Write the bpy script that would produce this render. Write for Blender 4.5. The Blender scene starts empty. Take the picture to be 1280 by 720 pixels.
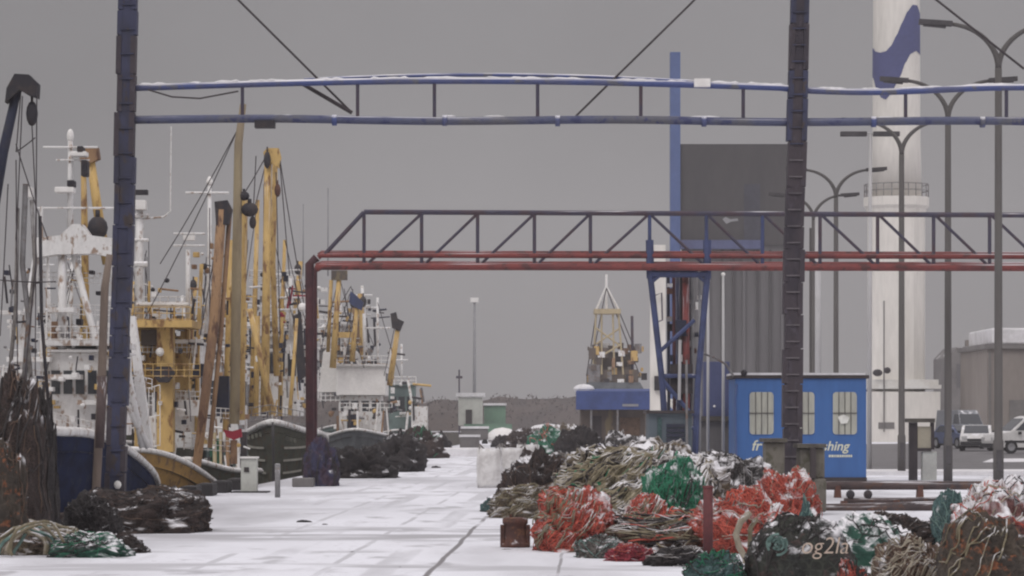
import bpy, bmesh, math, random
from mathutils import Vector, noise, Matrix
R = math.radians
F = 4000.0; EYE = 1.7; HOR = 525.0
scene = bpy.context.scene
COL = scene.collection

def P(px, py, Y): return Vector(((px - 640) / F * Y, Y, EYE + (HOR - py) / F * Y))
def GY(py): return EYE * F / (py - HOR)
def G(px, py, z=0.0):
    Y = GY(py); return Vector(((px - 640) / F * Y, Y, z))
def edge(Y): return 0.0225 * Y - 8.6

# ------------------------------------------------------------------ materials
def mat(name, c1, c2=None, scale=2.0, lo=.45, hi=.6, rough=.75, bump=0.0, bscale=18, snow=0.0, metal=0.0,
        net=0.0, nscale=14, streak=1.0, c3=None, spec=.35):
    m = bpy.data.materials.new(name); m.use_nodes = True
    nt = m.node_tree; N = nt.nodes; L = nt.links; N.clear()
    out = N.new('ShaderNodeOutputMaterial'); b = N.new('ShaderNodeBsdfPrincipled')
    L.new(b.outputs[0], out.inputs[0])
    b.inputs['Roughness'].default_value = rough; b.inputs['Metallic'].default_value = metal
    b.inputs['Specular IOR Level'].default_value = spec
    tc = N.new('ShaderNodeTexCoord'); mp = N.new('ShaderNodeMapping')
    mp.inputs['Scale'].default_value = (1, 1, 1 / streak); L.new(tc.outputs['Object'], mp.inputs[0])
    def noi(s, d=5, src=mp):
        n = N.new('ShaderNodeTexNoise'); n.inputs['Scale'].default_value = s; n.inputs['Detail'].default_value = d
        n.inputs['Roughness'].default_value = .62; L.new(src.outputs[0], n.inputs['Vector']); return n
    def rng(src, a, z, x=0, y=1):
        r = N.new('ShaderNodeMapRange'); r.inputs[1].default_value = a; r.inputs[2].default_value = z
        r.inputs[3].default_value = x; r.inputs[4].default_value = y; L.new(src, r.inputs[0]); return r.outputs[0]
    def mix(f, a, c):
        x = N.new('ShaderNodeMix'); x.data_type = 'RGBA'
        if isinstance(f, (int, float)): x.inputs[0].default_value = f
        else: L.new(f, x.inputs[0])
        for i, v in ((6, a), (7, c)):
            if isinstance(v, tuple): x.inputs[i].default_value = (*v, 1)
            else: L.new(v, x.inputs[i])
        return x.outputs[2]
    if c2 is None: c2 = tuple(v * .72 for v in c1)
    n1 = noi(scale)
    col = mix(rng(n1.outputs[0], lo, hi), c1, c2)
    if c3: col = mix(rng(noi(scale * 2.7, 4).outputs[0], .55, .63), col, c3)
    n2 = noi(scale * 9, 3)
    col = mix(rng(n2.outputs[0], .3, .7, 0, .28), col, tuple(v * .55 for v in c1))
    hgt = None
    if net:
        v = N.new('ShaderNodeTexVoronoi'); v.feature = 'DISTANCE_TO_EDGE'; v.inputs['Scale'].default_value = nscale
        L.new(tc.outputs['Object'], v.inputs['Vector'])
        e = rng(v.outputs['Distance'], .03, .14)
        col = mix(e, col, mix(net, col, tuple(x * .22 for x in c1))); hgt = e
    if snow:
        g = N.new('ShaderNodeNewGeometry'); sx = N.new('ShaderNodeSeparateXYZ'); L.new(g.outputs['Normal'], sx.inputs[0])
        up = rng(sx.outputs[2], .25, .7)
        sn = noi(4.3, 6, tc); sm = N.new('ShaderNodeMath'); sm.operation = 'MULTIPLY'
        L.new(up, sm.inputs[0]); L.new(rng(sn.outputs[0], .64 - .3 * snow, .72 - .3 * snow), sm.inputs[1])
        col = mix(sm.outputs[0], col, (.78, .77, .8))
    L.new(col, b.inputs['Base Color'])
    if bump:
        bn = noi(bscale, 4, tc); bp = N.new('ShaderNodeBump'); bp.inputs['Strength'].default_value = bump
        bp.inputs['Distance'].default_value = .05; L.new(bn.outputs[0], bp.inputs['Height']); L.new(bp.outputs[0], b.inputs['Normal'])
    return m

MT = {}
def A(k, *a, **kw): MT[k] = mat(k, *a, **kw)
A('blue_post', (.048, .052, .098), (.036, .036, .055), scale=1.6, lo=.4, hi=.62, c3=(.06, .045, .04), snow=.2, streak=2)
A('brown_post', (.058, .047, .056), (.038, .033, .044), scale=2.5, c3=(.07, .06, .075), snow=.15, streak=2)
A('batten_snow', (.13, .115, .125), (.085, .075, .085), snow=.6, scale=5)
A('tan_pole', (.20, .155, .125), (.13, .10, .085), scale=1.6, streak=4)
A('hazy_pale_yellow', (.46, .38, .24), (.38, .31, .2), scale=.6)  # far tower's yellow with distance haze mixed into the colour; cutter stanchions share it
A('leaf_panel', (.055, .056, .075), scale=.4)
A('blue_pipe', (.075, .10, .25), (.10, .11, .20), scale=1.1, snow=.74, c3=(.13, .13, .15))
A('grey_blue_pipe', (.09, .10, .17), (.12, .12, .14), scale=1.3, snow=.25, c3=(.05, .055, .13))
A('cable', (.06, .05, .055), snow=0)
A('red_pipe', (.21, .052, .048), (.13, .04, .042), scale=1.2, snow=.25, c3=(.08, .035, .035))
A('dark_red', (.085, .03, .035), (.05, .022, .028), scale=1.5, snow=.1)
A('truss', (.06, .055, .085), (.075, .05, .06), scale=1.5, snow=.1)
A('trestle_blue', (.055, .072, .165), (.042, .052, .11), scale=1.8, snow=.1)
A('cabin_blue', (.048, .140, .375), (.042, .12, .325), scale=.7, rough=.5, streak=5)
A('light_blue', (.085, .13, .29), (.075, .115, .26), scale=.3)
A('slab_grey', (.062, .058, .06), (.052, .049, .052), scale=.25, streak=3)
A('slab_light', (.135, .13, .135), (.11, .105, .11), scale=.35, streak=6)
A('white', (.80, .78, .76), (.68, .66, .63), scale=.8, rough=.5, snow=.3, lo=.5, hi=.75)
A('white_boat', (.76, .75, .74), (.60, .58, .56), scale=2.2, rough=.5, snow=.4, c3=(.30, .2, .14), lo=.5, hi=.7, streak=2)
A('tower_white', (.74, .71, .665), (.67, .645, .60), scale=.35, rough=.8, streak=5)
A('wave_blue', (.075, .085, .21), (.07, .08, .19), scale=.4)
A('trim_white', (.7, .69, .66), (.62, .6, .56), scale=1)
A('yellow', (.60, .405, .15), (.47, .31, .115), scale=1.5, c3=(.20, .10, .045), rough=.6, snow=.2, streak=2.5)
A('ochre', (.42, .25, .075), (.32, .19, .065), scale=1.6, c3=(.2, .12, .06), snow=.4)
A('orange_rust', (.32, .195, .105), (.19, .11, .07), scale=1.8, c3=(.10, .05, .035), streak=3)
A('olive_pole', (.33, .27, .17), (.25, .2, .135), scale=1.2, streak=4)
A('blue_hull', (.018, .025, .064), (.013, .016, .036), scale=.8, rough=.9, c3=(.03, .035, .06), streak=.4, spec=.05)
A('green_hull', (.088, .09, .068), (.066, .068, .055), scale=1.2, rough=.9, spec=.05, c3=(.09, .06, .04))
A('grey_hull', (.13, .14, .15), (.08, .09, .10), scale=1)
A('teal_hull', (.16, .22, .21), (.11, .15, .15), scale=1, snow=.2)
A('dark_gear', (.03, .028, .035), (.05, .04, .04), scale=4, snow=.05)
A('navy_gear', (.022, .026, .05), (.035, .035, .05), scale=3, snow=.05)
A('grey_steel', (.22, .215, .22), (.14, .13, .13), scale=2, snow=.3, c3=(.16, .1, .07))
A('deck', (.40, .36, .28), (.25, .23, .2), scale=1.5, snow=.6)
A('glass', (.03, .035, .045), (.04, .045, .05), rough=.12, scale=.6, spec=.6)
A('lamp_pole', (.105, .098, .095), (.08, .075, .075), scale=.7, streak=6)
A('lamp_head', (.075, .07, .075), snow=.25)
A('white_pole', (.48, .475, .48), (.4, .39, .39), scale=1, streak=5)
A('pale_pole', (.28, .28, .29), (.24, .24, .25), scale=1)
A('concrete', (.17, .155, .13), (.12, .11, .095), scale=2.2, bump=.5, c3=(.09, .085, .06), snow=.35)
A('grey_concrete', (.15, .142, .14), (.12, .112, .11), scale=1.5, snow=.3, streak=3)
A('stone_dark', (.085, .075, .065), (.12, .11, .09), scale=3, snow=.25, bump=.4)
A('rust', (.12, .052, .038), (.07, .033, .028), scale=4, bump=.5, snow=.1, c3=(.16, .075, .04))
A('pipe_brown', (.085, .06, .058), (.055, .042, .044), scale=2, snow=.3, c3=(.10, .055, .04))
A('post_red', (.14, .04, .042), (.09, .03, .033), scale=3)
A('wall_brown', (.26, .23, .21), (.22, .195, .18), scale=.3, streak=3)
A('wall_grey', (.19, .18, .175), (.15, .14, .14), scale=.4, snow=.3)
A('roof_snow', (.74, .73, .75), (.6, .59, .6), scale=.8)
A('awning', (.055, .085, .23), (.045, .065, .17), scale=.8)
A('stall_wall', (.12, .095, .08), (.085, .068, .06), scale=.8, c3=(.18, .14, .08), streak=3)
A('shutter', (.10, .125, .145), (.08, .10, .12), scale=1, streak=3)
A('panel_blue', (.085, .10, .20), (.07, .08, .165), scale=.7)
A('beige', (.42, .38, .29), (.36, .33, .26), scale=2)
A('pale_box', (.52, .53, .49), (.45, .45, .42), scale=1.5, snow=.4)
A('dark_frame', (.055, .045, .047), snow=.2)
A('bulk_bag', (.68, .665, .655), (.5, .48, .47), scale=3, bump=.7, bscale=6, snow=.6)
A('green_hut', (.14, .24, .17), (.12, .2, .15), scale=.7, snow=.1)
A('car_white', (.62, .61, .60), (.55, .54, .53), rough=.35, scale=1, snow=.4)
A('car_blue', (.045, .065, .145), (.04, .055, .12), rough=.3, scale=1, snow=.2)
A('car_grey', (.17, .18, .2), (.15, .155, .17), rough=.35, scale=1, snow=.3)
A('tyre', (.02, .02, .021), rough=.9)
A('rim', (.3, .3, .31), metal=.6, rough=.4)
A('black_trim', (.025, .025, .028))
A('lens', (.55, .55, .55), rough=.15)
A('red_cloth', (.33, .025, .05), (.25, .02, .035))
A('curtain', (.44, .44, .38), (.36, .36, .32), scale=6, rough=.5, streak=6)
A('notice', (.75, .75, .7))
A('letter', (.72, .72, .58), (.66, .66, .5))
A('letter_beige', (.52, .42, .34), (.42, .33, .27), scale=12)
A('letter_dim', (.15, .15, .12))
A('stripe', (.36, .35, .30), (.26, .25, .22), scale=3)
A('fender', (.028, .025, .027), snow=.12)
A('wood_far', (.072, .056, .049), (.05, .041, .038), scale=.2)
# nets
A('net_brown', (.065, .042, .036), (.04, .028, .026), scale=4, net=.8, nscale=22, bump=1, snow=.3)
A('net_dark', (.042, .034, .034), (.028, .025, .028), scale=4, net=.7, nscale=22, bump=1, snow=.12)
A('net_black', (.07, .064, .064), (.10, .092, .09), scale=5, net=1.0, nscale=10, bump=1, snow=.5)
A('net_olive', (.17, .13, .085), (.10, .075, .055), scale=4, net=.7, nscale=22, bump=1, snow=.52)
A('net_grey', (.19, .17, .155), (.12, .10, .095), scale=4, net=.7, nscale=22, bump=1, snow=.45)
A('net_red', (.56, .11, .075), (.38, .065, .05), scale=4, net=.75, nscale=22, bump=1, snow=.5, c3=(.20, .10, .075))
A('net_pink', (.42, .055, .08), (.26, .035, .05), scale=4, net=.6, nscale=22, bump=1, snow=.3)
A('net_green', (.025, .21, .115), (.018, .12, .07), scale=3, net=.75, nscale=22, bump=1, snow=.42)
A('tarp_green', (.025, .085, .06), (.018, .055, .042), scale=2.5, bump=.8, bscale=6, snow=.7)
A('net_teal', (.09, .17, .17), (.06, .11, .11), scale=4, net=.6, nscale=22, bump=1, snow=.3)
A('net_snowy', (.30, .13, .12), (.17, .08, .075), scale=4, net=.6, nscale=22, bump=1, snow=.95)
A('net_tan', (.20, .125, .085), (.11, .07, .05), scale=4, net=.7, nscale=22, bump=1, snow=.5)
A('sack_brown', (.075, .058, .044), (.045, .036, .03), scale=3, net=.4, nscale=9, bump=.9, snow=.2, c3=(.25, .09, .04))
A('bag_dark', (.028, .03, .028), (.05, .055, .042), scale=3, bump=.9, bscale=8, snow=.42, c3=(.07, .045, .04), net=.5, nscale=12)
A('net_blue', (.05, .05, .11), (.08, .04, .06), scale=4, net=.6, nscale=22, bump=1, snow=.2)
A('rope_olive', (.27, .23, .15), (.17, .145, .09), scale=6, bump=.6, bscale=60, snow=.52)
A('rope_beige', (.42, .37, .29), (.3, .255, .19), scale=6, bump=.6, bscale=60, snow=.52)
A('rope_grey', (.30, .28, .265), (.19, .17, .16), scale=6, bump=.6, bscale=60, snow=.5)
A('rope_red', (.60, .12, .08), (.42, .075, .055), scale=6, bump=.6, bscale=60, snow=.4)
A('rope_green', (.03, .23, .12), (.02, .15, .085), scale=6, bump=.6, bscale=60, snow=.2)
A('rope_teal', (.19, .30, .27), (.12, .2, .18), scale=6, bump=.6, bscale=60, snow=.3)
A('rope_dark', (.05, .043, .042), (.03, .026, .027), scale=6, bump=.6, bscale=60, snow=.15)
A('rope_brown', (.14, .09, .065), (.09, .06, .045), scale=6, bump=.6, bscale=60, snow=.25)

# ------------------------------------------------------------------ mesh builder
class MB:
    def __init__(s): s.v = []; s.f = []
    def add(s, vs, fs):
        o = len(s.v); s.v += [Vector(v) for v in vs]; s.f += [tuple(i + o for i in f) for f in fs]; return s
    def box(s, c, size, rz=0, taper=1.0):
        x, y, z = (k / 2 for k in size); c = Vector(c); m = Matrix.Rotation(rz, 3, 'Z'); vs = []
        for k, t in ((-1, 1), (1, taper)):
            for a, b in ((-1, -1), (1, -1), (1, 1), (-1, 1)): vs.append(c + m @ Vector((a * x * t, b * y * t, k * z)))
        return s.add(vs, [(3, 2, 1, 0), (4, 5, 6, 7), (0, 1, 5, 4), (1, 2, 6, 5), (2, 3, 7, 6), (3, 0, 4, 7)])
    def pbox(s, x0, y0, x1, y1, Y, d):     # box whose front face fills a picture rectangle at depth Y
        a = P(x0, y0, Y); b = P(x1, y1, Y)
        return s.box(((a.x + b.x) / 2, Y + d / 2, (a.z + b.z) / 2), (abs(b.x - a.x), d, abs(a.z - b.z)))
    def bar(s, p0, p1, w, h=None):
        h = h or w; p0 = Vector(p0); p1 = Vector(p1); d = (p1 - p0).normalized()
        up = Vector((0, 0, 1)) if abs(d.z) < .95 else Vector((0, 1, 0))
        a = d.cross(up).normalized(); b = a.cross(d)
        vs = [p + a * (i * w / 2) + b * (j * h / 2) for p in (p0, p1) for i, j in ((-1, -1), (1, -1), (1, 1), (-1, 1))]
        return s.add(vs, [(3, 2, 1, 0), (4, 5, 6, 7), (0, 1, 5, 4), (1, 2, 6, 5), (2, 3, 7, 6), (3, 0, 4, 7)])
    def tube(s, pts, r, n=7):
        pts = [Vector(p) for p in pts]; m = len(pts)
        rs = r if isinstance(r, (list, tuple)) else [r] * m
        a = None; vs = []
        for i in range(m):
            d = (pts[min(i + 1, m - 1)] - pts[max(i - 1, 0)])
            if d.length < 1e-9: d = Vector((0, 0, 1))
            d.normalize()
            if a is None: a = d.orthogonal().normalized()
            else:
                a = a - d * a.dot(d)
                a = a.normalized() if a.length > 1e-6 else d.orthogonal().normalized()
            b = d.cross(a)
            for k in range(n):
                t = 2 * math.pi * k / n; vs.append(pts[i] + (a * math.cos(t) + b * math.sin(t)) * rs[i])
        fs = [(i * n + k, i * n + (k + 1) % n, (i + 1) * n + (k + 1) % n, (i + 1) * n + k) for i in range(m - 1) for k in range(n)]
        fs += [tuple(range(n - 1, -1, -1)), tuple((m - 1) * n + k for k in range(n))]
        return s.add(vs, fs)
    def pt(s, pts, rpx, Y=None, n=7):      # tube through picture points (px, py[, Y]); radius in picture pixels
        q = [P(p[0], p[1], p[2] if len(p) > 2 else Y) for p in pts]
        rp = rpx if isinstance(rpx, (list, tuple)) else [rpx] * len(q)
        return s.tube(q, [a / F * b.y for a, b in zip(rp, q)], n)
    def lathe(s, c, prof, n=20):
        c = Vector(c); vs = []; m = len(prof)
        for r, z in prof:
            for k in range(n):
                t = 2 * math.pi * k / n; vs.append(c + Vector((r * math.cos(t), r * math.sin(t), z)))
        fs = [(i * n + k, i * n + (k + 1) % n, (i + 1) * n + (k + 1) % n, (i + 1) * n + k) for i in range(m - 1) for k in range(n)]
        fs += [tuple(range(n - 1, -1, -1)), tuple((m - 1) * n + k for k in range(n))]
        return s.add(vs, fs)
    def ball(s, c, r, sc=(1, 1, 1), n=10):
        c = Vector(c); prof = []
        vs = []; m = 7
        for i in range(m):
            ph = math.pi * (i + .02) / (m - 1 + .04)
            for k in range(n):
                t = 2 * math.pi * k / n
                vs.append(c + Vector((r * sc[0] * math.sin(ph) * math.cos(t), r * sc[1] * math.sin(ph) * math.sin(t), -r * sc[2] * math.cos(ph))))
        fs = [(i * n + k, i * n + (k + 1) % n, (i + 1) * n + (k + 1) % n, (i + 1) * n + k) for i in range(m - 1) for k in range(n)]
        fs += [tuple(range(n - 1, -1, -1)), tuple((m - 1) * n + k for k in range(n))]
        return s.add(vs, fs)
    def prism(s, poly, d):                 # polygon (list of Vector) pushed along vector d
        n = len(poly); d = Vector(d); vs = [Vector(p) for p in poly] + [Vector(p) + d for p in poly]
        return s.add(vs, [tuple(range(n - 1, -1, -1)), tuple(range(n, 2 * n))] + [(k, (k + 1) % n, n + (k + 1) % n, n + k) for k in range(n)])
    def ppoly(s, pp, Y, d): return s.prism([P(x, y, Y) for x, y in pp], (0, d, 0))
    def build(s, name, m, parent=None, smooth=False, bevel=0.0, label=None):
        o = Vector((0, 0, 0)); q = parent
        while q is not None: o += Vector(q.location); q = q.parent
        me = bpy.data.meshes.new(name); me.from_pydata([v - o for v in s.v], [], s.f); me.update()
        bm = bmesh.new(); bm.from_mesh(me)
        bmesh.ops.recalc_face_normals(bm, faces=bm.faces)
        if bevel: bmesh.ops.bevel(bm, geom=[e for e in bm.edges], offset=bevel, segments=2, affect='EDGES', profile=.5)
        bm.to_mesh(me); bm.free()
        if smooth:
            for p in me.polygons: p.use_smooth = True
        me.materials.append(MT[m] if isinstance(m, str) else m)
        ob = bpy.data.objects.new(name, me); COL.objects.link(ob)
        if parent is not None: ob.parent = parent
        if label: ob['label'] = label
        return ob

def thing(name, label, cat, loc, group=None):
    o = bpy.data.objects.new(name, None); COL.objects.link(o); o.location = loc; o.empty_display_size = .2
    o['label'] = label; o['category'] = cat
    if group: o['group'] = group
    return o
def tag(o, label=None, cat=None, group=None, kind=None):
    if label: o['label'] = label
    if cat: o['category'] = cat
    if group: o['group'] = group
    if kind: o['kind'] = kind
    return o
def solo(mb, name, m, label, cat, base, group=None, **kw):   # a thing that is one mesh, its origin at its base
    e = thing('tmp', '', '', base); o = mb.build(name, m, e, **kw); o.parent = None; o.location = base
    bpy.data.objects.remove(e); return tag(o, label, cat, group)
def copy_tree(o, parent=None):
    c = o.copy(); COL.objects.link(c)
    if parent is not None: c.parent = parent
    for ch in list(o.children): copy_tree(ch, c)
    return c
def text_part(txt, size, loc, m, parent, name='lettering', shear=0.0, rot=(R(90), 0, 0), off=0, wx=1.0):
    cu = bpy.data.curves.new('t', 'FONT'); cu.body = txt; cu.size = size; cu.shear = shear; cu.extrude = .002; cu.offset = off
    t = bpy.data.objects.new('t', cu); COL.objects.link(t); bpy.context.view_layer.update()
    me = bpy.data.meshes.new_from_object(t.evaluated_get(bpy.context.evaluated_depsgraph_get()))
    bpy.data.objects.remove(t)
    ob = bpy.data.objects.new(name, me); COL.objects.link(ob); me.materials.clear(); me.materials.append(MT[m])
    o = Vector((0, 0, 0)); q = parent
    while q is not None: o += Vector(q.location); q = q.parent
    ob.parent = parent; ob.location = Vector(loc) - o; ob.rotation_euler = rot; ob.scale = (wx, 1, 1)
    return ob

# ------------------------------------------------------------------ camera, world, sun
cam = bpy.data.cameras.new('camera'); co = bpy.data.objects.new('camera', cam); COL.objects.link(co)
co.location = (0, 0, EYE); co.rotation_euler = (R(90), 0, 0)
cam.sensor_width = 36; cam.lens = 36 * F / 1280; cam.shift_y = (HOR - 360) / 1280; cam.clip_start = .5; cam.clip_end = 5000
scene.camera = co

SUN_EL, SUN_AZ = 48, 205
w = bpy.data.worlds.new('World'); scene.world = w; w.use_nodes = True
nt = w.node_tree; N = nt.nodes; L = nt.links; N.clear()
out = N.new('ShaderNodeOutputWorld'); bg = N.new('ShaderNodeBackground'); L.new(bg.outputs[0], out.inputs[0])
bg.inputs[1].default_value = .1
sky = N.new('ShaderNodeTexSky'); sky.sky_type = 'NISHITA'; sky.sun_disc = False
sky.sun_elevation = R(SUN_EL); sky.sun_rotation = R(SUN_AZ)
tc = N.new('ShaderNodeTexCoord'); sep = N.new('ShaderNodeSeparateXYZ'); L.new(tc.outputs['Generated'], sep.inputs[0])
def rng(src, a, z, x, y, t='LINEAR'):
    r = N.new('ShaderNodeMapRange'); r.interpolation_type = t
    for i, v in ((1, a), (2, z), (3, x), (4, y)): r.inputs[i].default_value = v
    L.new(src, r.inputs[0]); return r.outputs[0]
def mth(op, a, b):
    m = N.new('ShaderNodeMath'); m.operation = op
    for i, v in enumerate((a, b)):
        if isinstance(v, (int, float)): m.inputs[i].default_value = v
        else: L.new(v, m.inputs[i])
    return m.outputs[0]
zen = rng(sep.outputs[2], .1, .75, 0, 6.0, 'SMOOTHSTEP')         # the cloud deck brightens overhead ...
bak = rng(sep.outputs[1], .75, -.6, 0, 2.7, 'SMOOTHSTEP')        # ... and away from the snow cloud ahead
cn = N.new('ShaderNodeTexNoise'); cn.inputs['Scale'].default_value = 5; cn.inputs['Detail'].default_value = 4
L.new(tc.outputs['Generated'], cn.inputs['Vector'])
mot = rng(cn.outputs[0], .3, .7, .9, 1.1)
rad = mth('MULTIPLY', mth('ADD', mth('ADD', zen, bak), 2.42), mot)
cc = N.new('ShaderNodeCombineColor')
L.new(mth('MULTIPLY', rad, 1.0), cc.inputs[0]); L.new(mth('MULTIPLY', rad, .958), cc.inputs[1]); L.new(mth('MULTIPLY', rad, .98), cc.inputs[2])
mx = N.new('ShaderNodeMix'); mx.data_type = 'RGBA'; mx.inputs[0].default_value = .985
L.new(sky.outputs[0], mx.inputs[6]); L.new(cc.outputs[0], mx.inputs[7]); L.new(mx.outputs[2], bg.inputs[0])
sl = bpy.data.lights.new('sun', 'SUN'); sl.energy = .85; sl.angle = R(25); sl.color = (1, .965, .93)
so = bpy.data.objects.new('sun', sl); COL.objects.link(so)
d = Vector((math.sin(R(SUN_AZ)) * math.cos(R(SUN_EL)), math.cos(R(SUN_AZ)) * math.cos(R(SUN_EL)), math.sin(R(SUN_EL))))
so.rotation_euler = d.to_track_quat('Z', 'Y').to_euler(); so.location = (0, -10, 60)

# ------------------------------------------------------------------ ground, water, road
def snow_mat():
    m = bpy.data.materials.new('snow_ground'); m.use_nodes = True; nt = m.node_tree; N = nt.nodes; L = nt.links; N.clear()
    out = N.new('ShaderNodeOutputMaterial'); b = N.new('ShaderNodeBsdfPrincipled'); L.new(b.outputs[0], out.inputs[0])
    b.inputs['Roughness'].default_value = .85; b.inputs['Specular IOR Level'].default_value = .2
    tc = N.new('ShaderNodeTexCoord'); sp = N.new('ShaderNodeSeparateXYZ'); L.new(tc.outputs['Object'], sp.inputs[0])
    def mth(op, a, b=0.0, c=0.0):
        x = N.new('ShaderNodeMath'); x.operation = op
        for i, v in enumerate((a, b, c)):
            if isinstance(v, (int, float)): x.inputs[i].default_value = v
            else: L.new(v, x.inputs[i])
        return x.outputs[0]
    def rng(src, a, z, x=0, y=1):
        r = N.new('ShaderNodeMapRange'); r.interpolation_type = 'SMOOTHSTEP'
        for i, v in ((1, a), (2, z), (3, x), (4, y)): r.inputs[i].default_value = v
        L.new(src, r.inputs[0]); return r.outputs[0]
    def noi(sc, sx, sy, det=5):
        mp = N.new('ShaderNodeMapping'); mp.inputs['Scale'].default_value = (sx, sy, 1); mp.inputs['Rotation'].default_value = (0, 0, R(1.3))
        L.new(tc.outputs['Object'], mp.inputs[0])
        n = N.new('ShaderNodeTexNoise'); n.inputs['Scale'].default_value = sc; n.inputs['Detail'].default_value = det
        L.new(mp.outputs[0], n.inputs['Vector']); return n.outputs[0]
    X, Y = sp.outputs[0], sp.outputs[1]
    u = mth('ADD', mth('MULTIPLY_ADD', Y, -.0225, X), mth('MULTIPLY_ADD', noi(.9, 1, .3), .12, -.06))
    fac = None
    def line(src, at, wd, amt, nz):
        return mth('MULTIPLY', rng(mth('ABSOLUTE', mth('SUBTRACT', src, at)), wd * .4, wd, amt, 0), nz)
    n1 = rng(noi(.5, 1, .5), .38, .55); n2 = rng(noi(.35, 1, .6), .42, .56); n3 = rng(noi(.8, .5, 1), .4, .58)
    soft = noi(1.4, 1, .35, 6)
    parts = [line(u, -1.72, .05, .95, rng(noi(.6, 1, .25), .30, .45)), line(u, -2.95, .06, .42, n1), line(u, -4.45, .08, .38, n2),
             line(u, -.28, .03, .8, n1),
             line(Y, 47.8, 4.2, .62, n3), line(Y, 41.3, .5, .4, n2), line(Y, 37.0, 1.4, .5, n3), line(Y, 60.5, 1.8, .3, n1), line(Y, 74, 3.2, .4, n2), line(Y, 92, 5, .42, n3), line(Y, 118, 8, .45, n1), line(Y, 150, 12, .5, n2), line(Y, 200, 25, .5, n1)]
    parts.append(rng(noi(.22, 1, .2, 7), .46, .74, 0, .7))
    parts.append(mth('MULTIPLY', rng(soft, .52, .7, 0, .5), rng(noi(.3, 1, .5, 3), .45, .6)))
    parts.append(mth('MULTIPLY', rng(noi(9, 1, .7, 4), .60, .68, 0, .55), rng(noi(.6, 1, .5, 4), .42, .6)))
    parts.append(mth('MULTIPLY', rng(X, -2.0, -5.5, 0, .38), rng(noi(.45, 1, .3, 6), .36, .62)))
    for uu in (-3.9, -2.35, -5.4, -3.75, -2.2): parts.append(line(u, uu, .14, .36, rng(noi(.8, 1, .12, 5), .42, .6)))
    parts.append(rng(noi(1.1, 1, .45, 8), .55, .70, 0, .55))
    fac = parts[0]
    for p in parts[1:]: fac = mth('MAXIMUM', fac, p)
    mx = N.new('ShaderNodeMix'); mx.data_type = 'RGBA'; L.new(fac, mx.inputs[0])
    mx.inputs[6].default_value = (.755, .76, .81, 1); mx.inputs[7].default_value = (.19, .18, .185, 1)
    L.new(mx.outputs[2], b.inputs['Base Color'])
    bp = N.new('ShaderNodeBump'); bp.inputs['Strength'].default_value = .5; bp.inputs['Distance'].default_value = .04
    L.new(noi(5, 1, 1, 6), bp.inputs['Height']); L.new(bp.outputs[0], b.inputs['Normal'])
    return m
SNOW = snow_mat()
XR, YF, YN = 330.0, 640.0, -15.0
g = MB().add([(edge(YN), YN, 0), (XR, YN, 0), (XR, YF, 0), (-XR, YF, 0), (-XR, 455, 0), (edge(455), 455, 0)], [(0, 1, 2, 3, 4, 5)])
tag(g.build('quay_ground', SNOW), kind='structure')
q = MB().prism([(edge(YN), YN, -4), (edge(YN), YN, -.004), (edge(455), 455, -.004), (edge(455), 455, -4)], (.6, 0, 0))
q.prism([(edge(455), 455.004, -4), (edge(455), 455.004, -.004), (-XR, 455.004, -.004), (-XR, 455.004, -4)], (0, .6, 0))
tag(q.build('quay_wall', 'stone_dark'), 'dark stone quay wall dropping from the snowy quay to the harbour water', 'wall')
wm = mat('harbour_water', (.035, .04, .042), (.03, .035, .036), rough=.12, bump=.25, bscale=1.2)
tag(MB().add([(-XR, YN, -2.3), (edge(YN), YN, -2.3), (edge(455), 455, -2.3), (-XR, 455, -2.3)], [(0, 1, 2, 3)]).build('water', wm), kind='structure')
rm = mat('wet_asphalt', (.115, .108, .112), (.085, .08, .083), scale=.35, rough=.55, c3=(.16, .155, .16), bump=.2)
def sheet(name, pts, m, z):
    return tag(MB().add([(p.x, p.y, z) for p in pts], [tuple(range(len(pts)))]).build(name, m), kind='structure')
a, b_, c_, d_ = G(1082, 591), G(1700, 591), G(1700, 550), G(1082, 555)
sheet('road', [a, b_, c_, d_], rm, .004)
kerb = MB().prism([G(1075, 594), G(1700, 594), G(1700, 591.2), G(1075, 591.2)], (0, 0, .12))
tag(kerb.build('kerb', 'roof_snow'), kind='structure')
ps = MB().add([G(1228, 578, .008), G(1330, 577, .008), G(1330, 573, .008), G(1240, 573.5, .008)], [(0, 1, 2, 3)])
tag(ps.build('snow_patch', 'roof_snow'), kind='structure')
random.seed(3)

# far wood on the other bank: one mass of twigs and brush
fw = MB(); rnd = random.Random(5)
hv = []
for i in range(241):
    x = -180 + 350 * i / 240; top = 4.9 + 1.4 * noise.noise((x * .06, 3, 0)) + .9 * noise.noise((x * .25, 8, 0)) + .6 * noise.noise((x * .9, 1, 0))
    hv += [(x, 482, 0), (x, 486 + noise.noise((x, 2, 2)), top * .6), (x, 491, top), (x, 499, 0)]
fw.add(hv, [(4 * i + k, 4 * i + k + 1, 4 * i + 5 + k, 4 * i + 4 + k) for i in range(240) for k in range(3)])
for i in range(15000):
    x = rnd.uniform(-180, 170); y = rnd.uniform(470, 500)
    top = 5.2 + 1.6 * noise.noise((x * .06, 3, 0)) + .9 * noise.noise((x * .25, 8, 0)) + .7 * noise.noise((x * .9, 1, 0))
    z = top * rnd.random() ** .75; s = rnd.uniform(.25, .75)
    p = Vector((x, y, z)); q1 = Vector((rnd.gauss(0, 1), rnd.gauss(0, 1), rnd.gauss(0, 1.5))).normalized() * s
    q2 = Vector((rnd.gauss(0, 1), rnd.gauss(0, 1), rnd.gauss(0, 1))).normalized() * s * .6
    fw.add([p, p + q1, p + q2], [(0, 1, 2)])
tag(fw.build('far_wood', 'wood_far'), kind='stuff')

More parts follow.
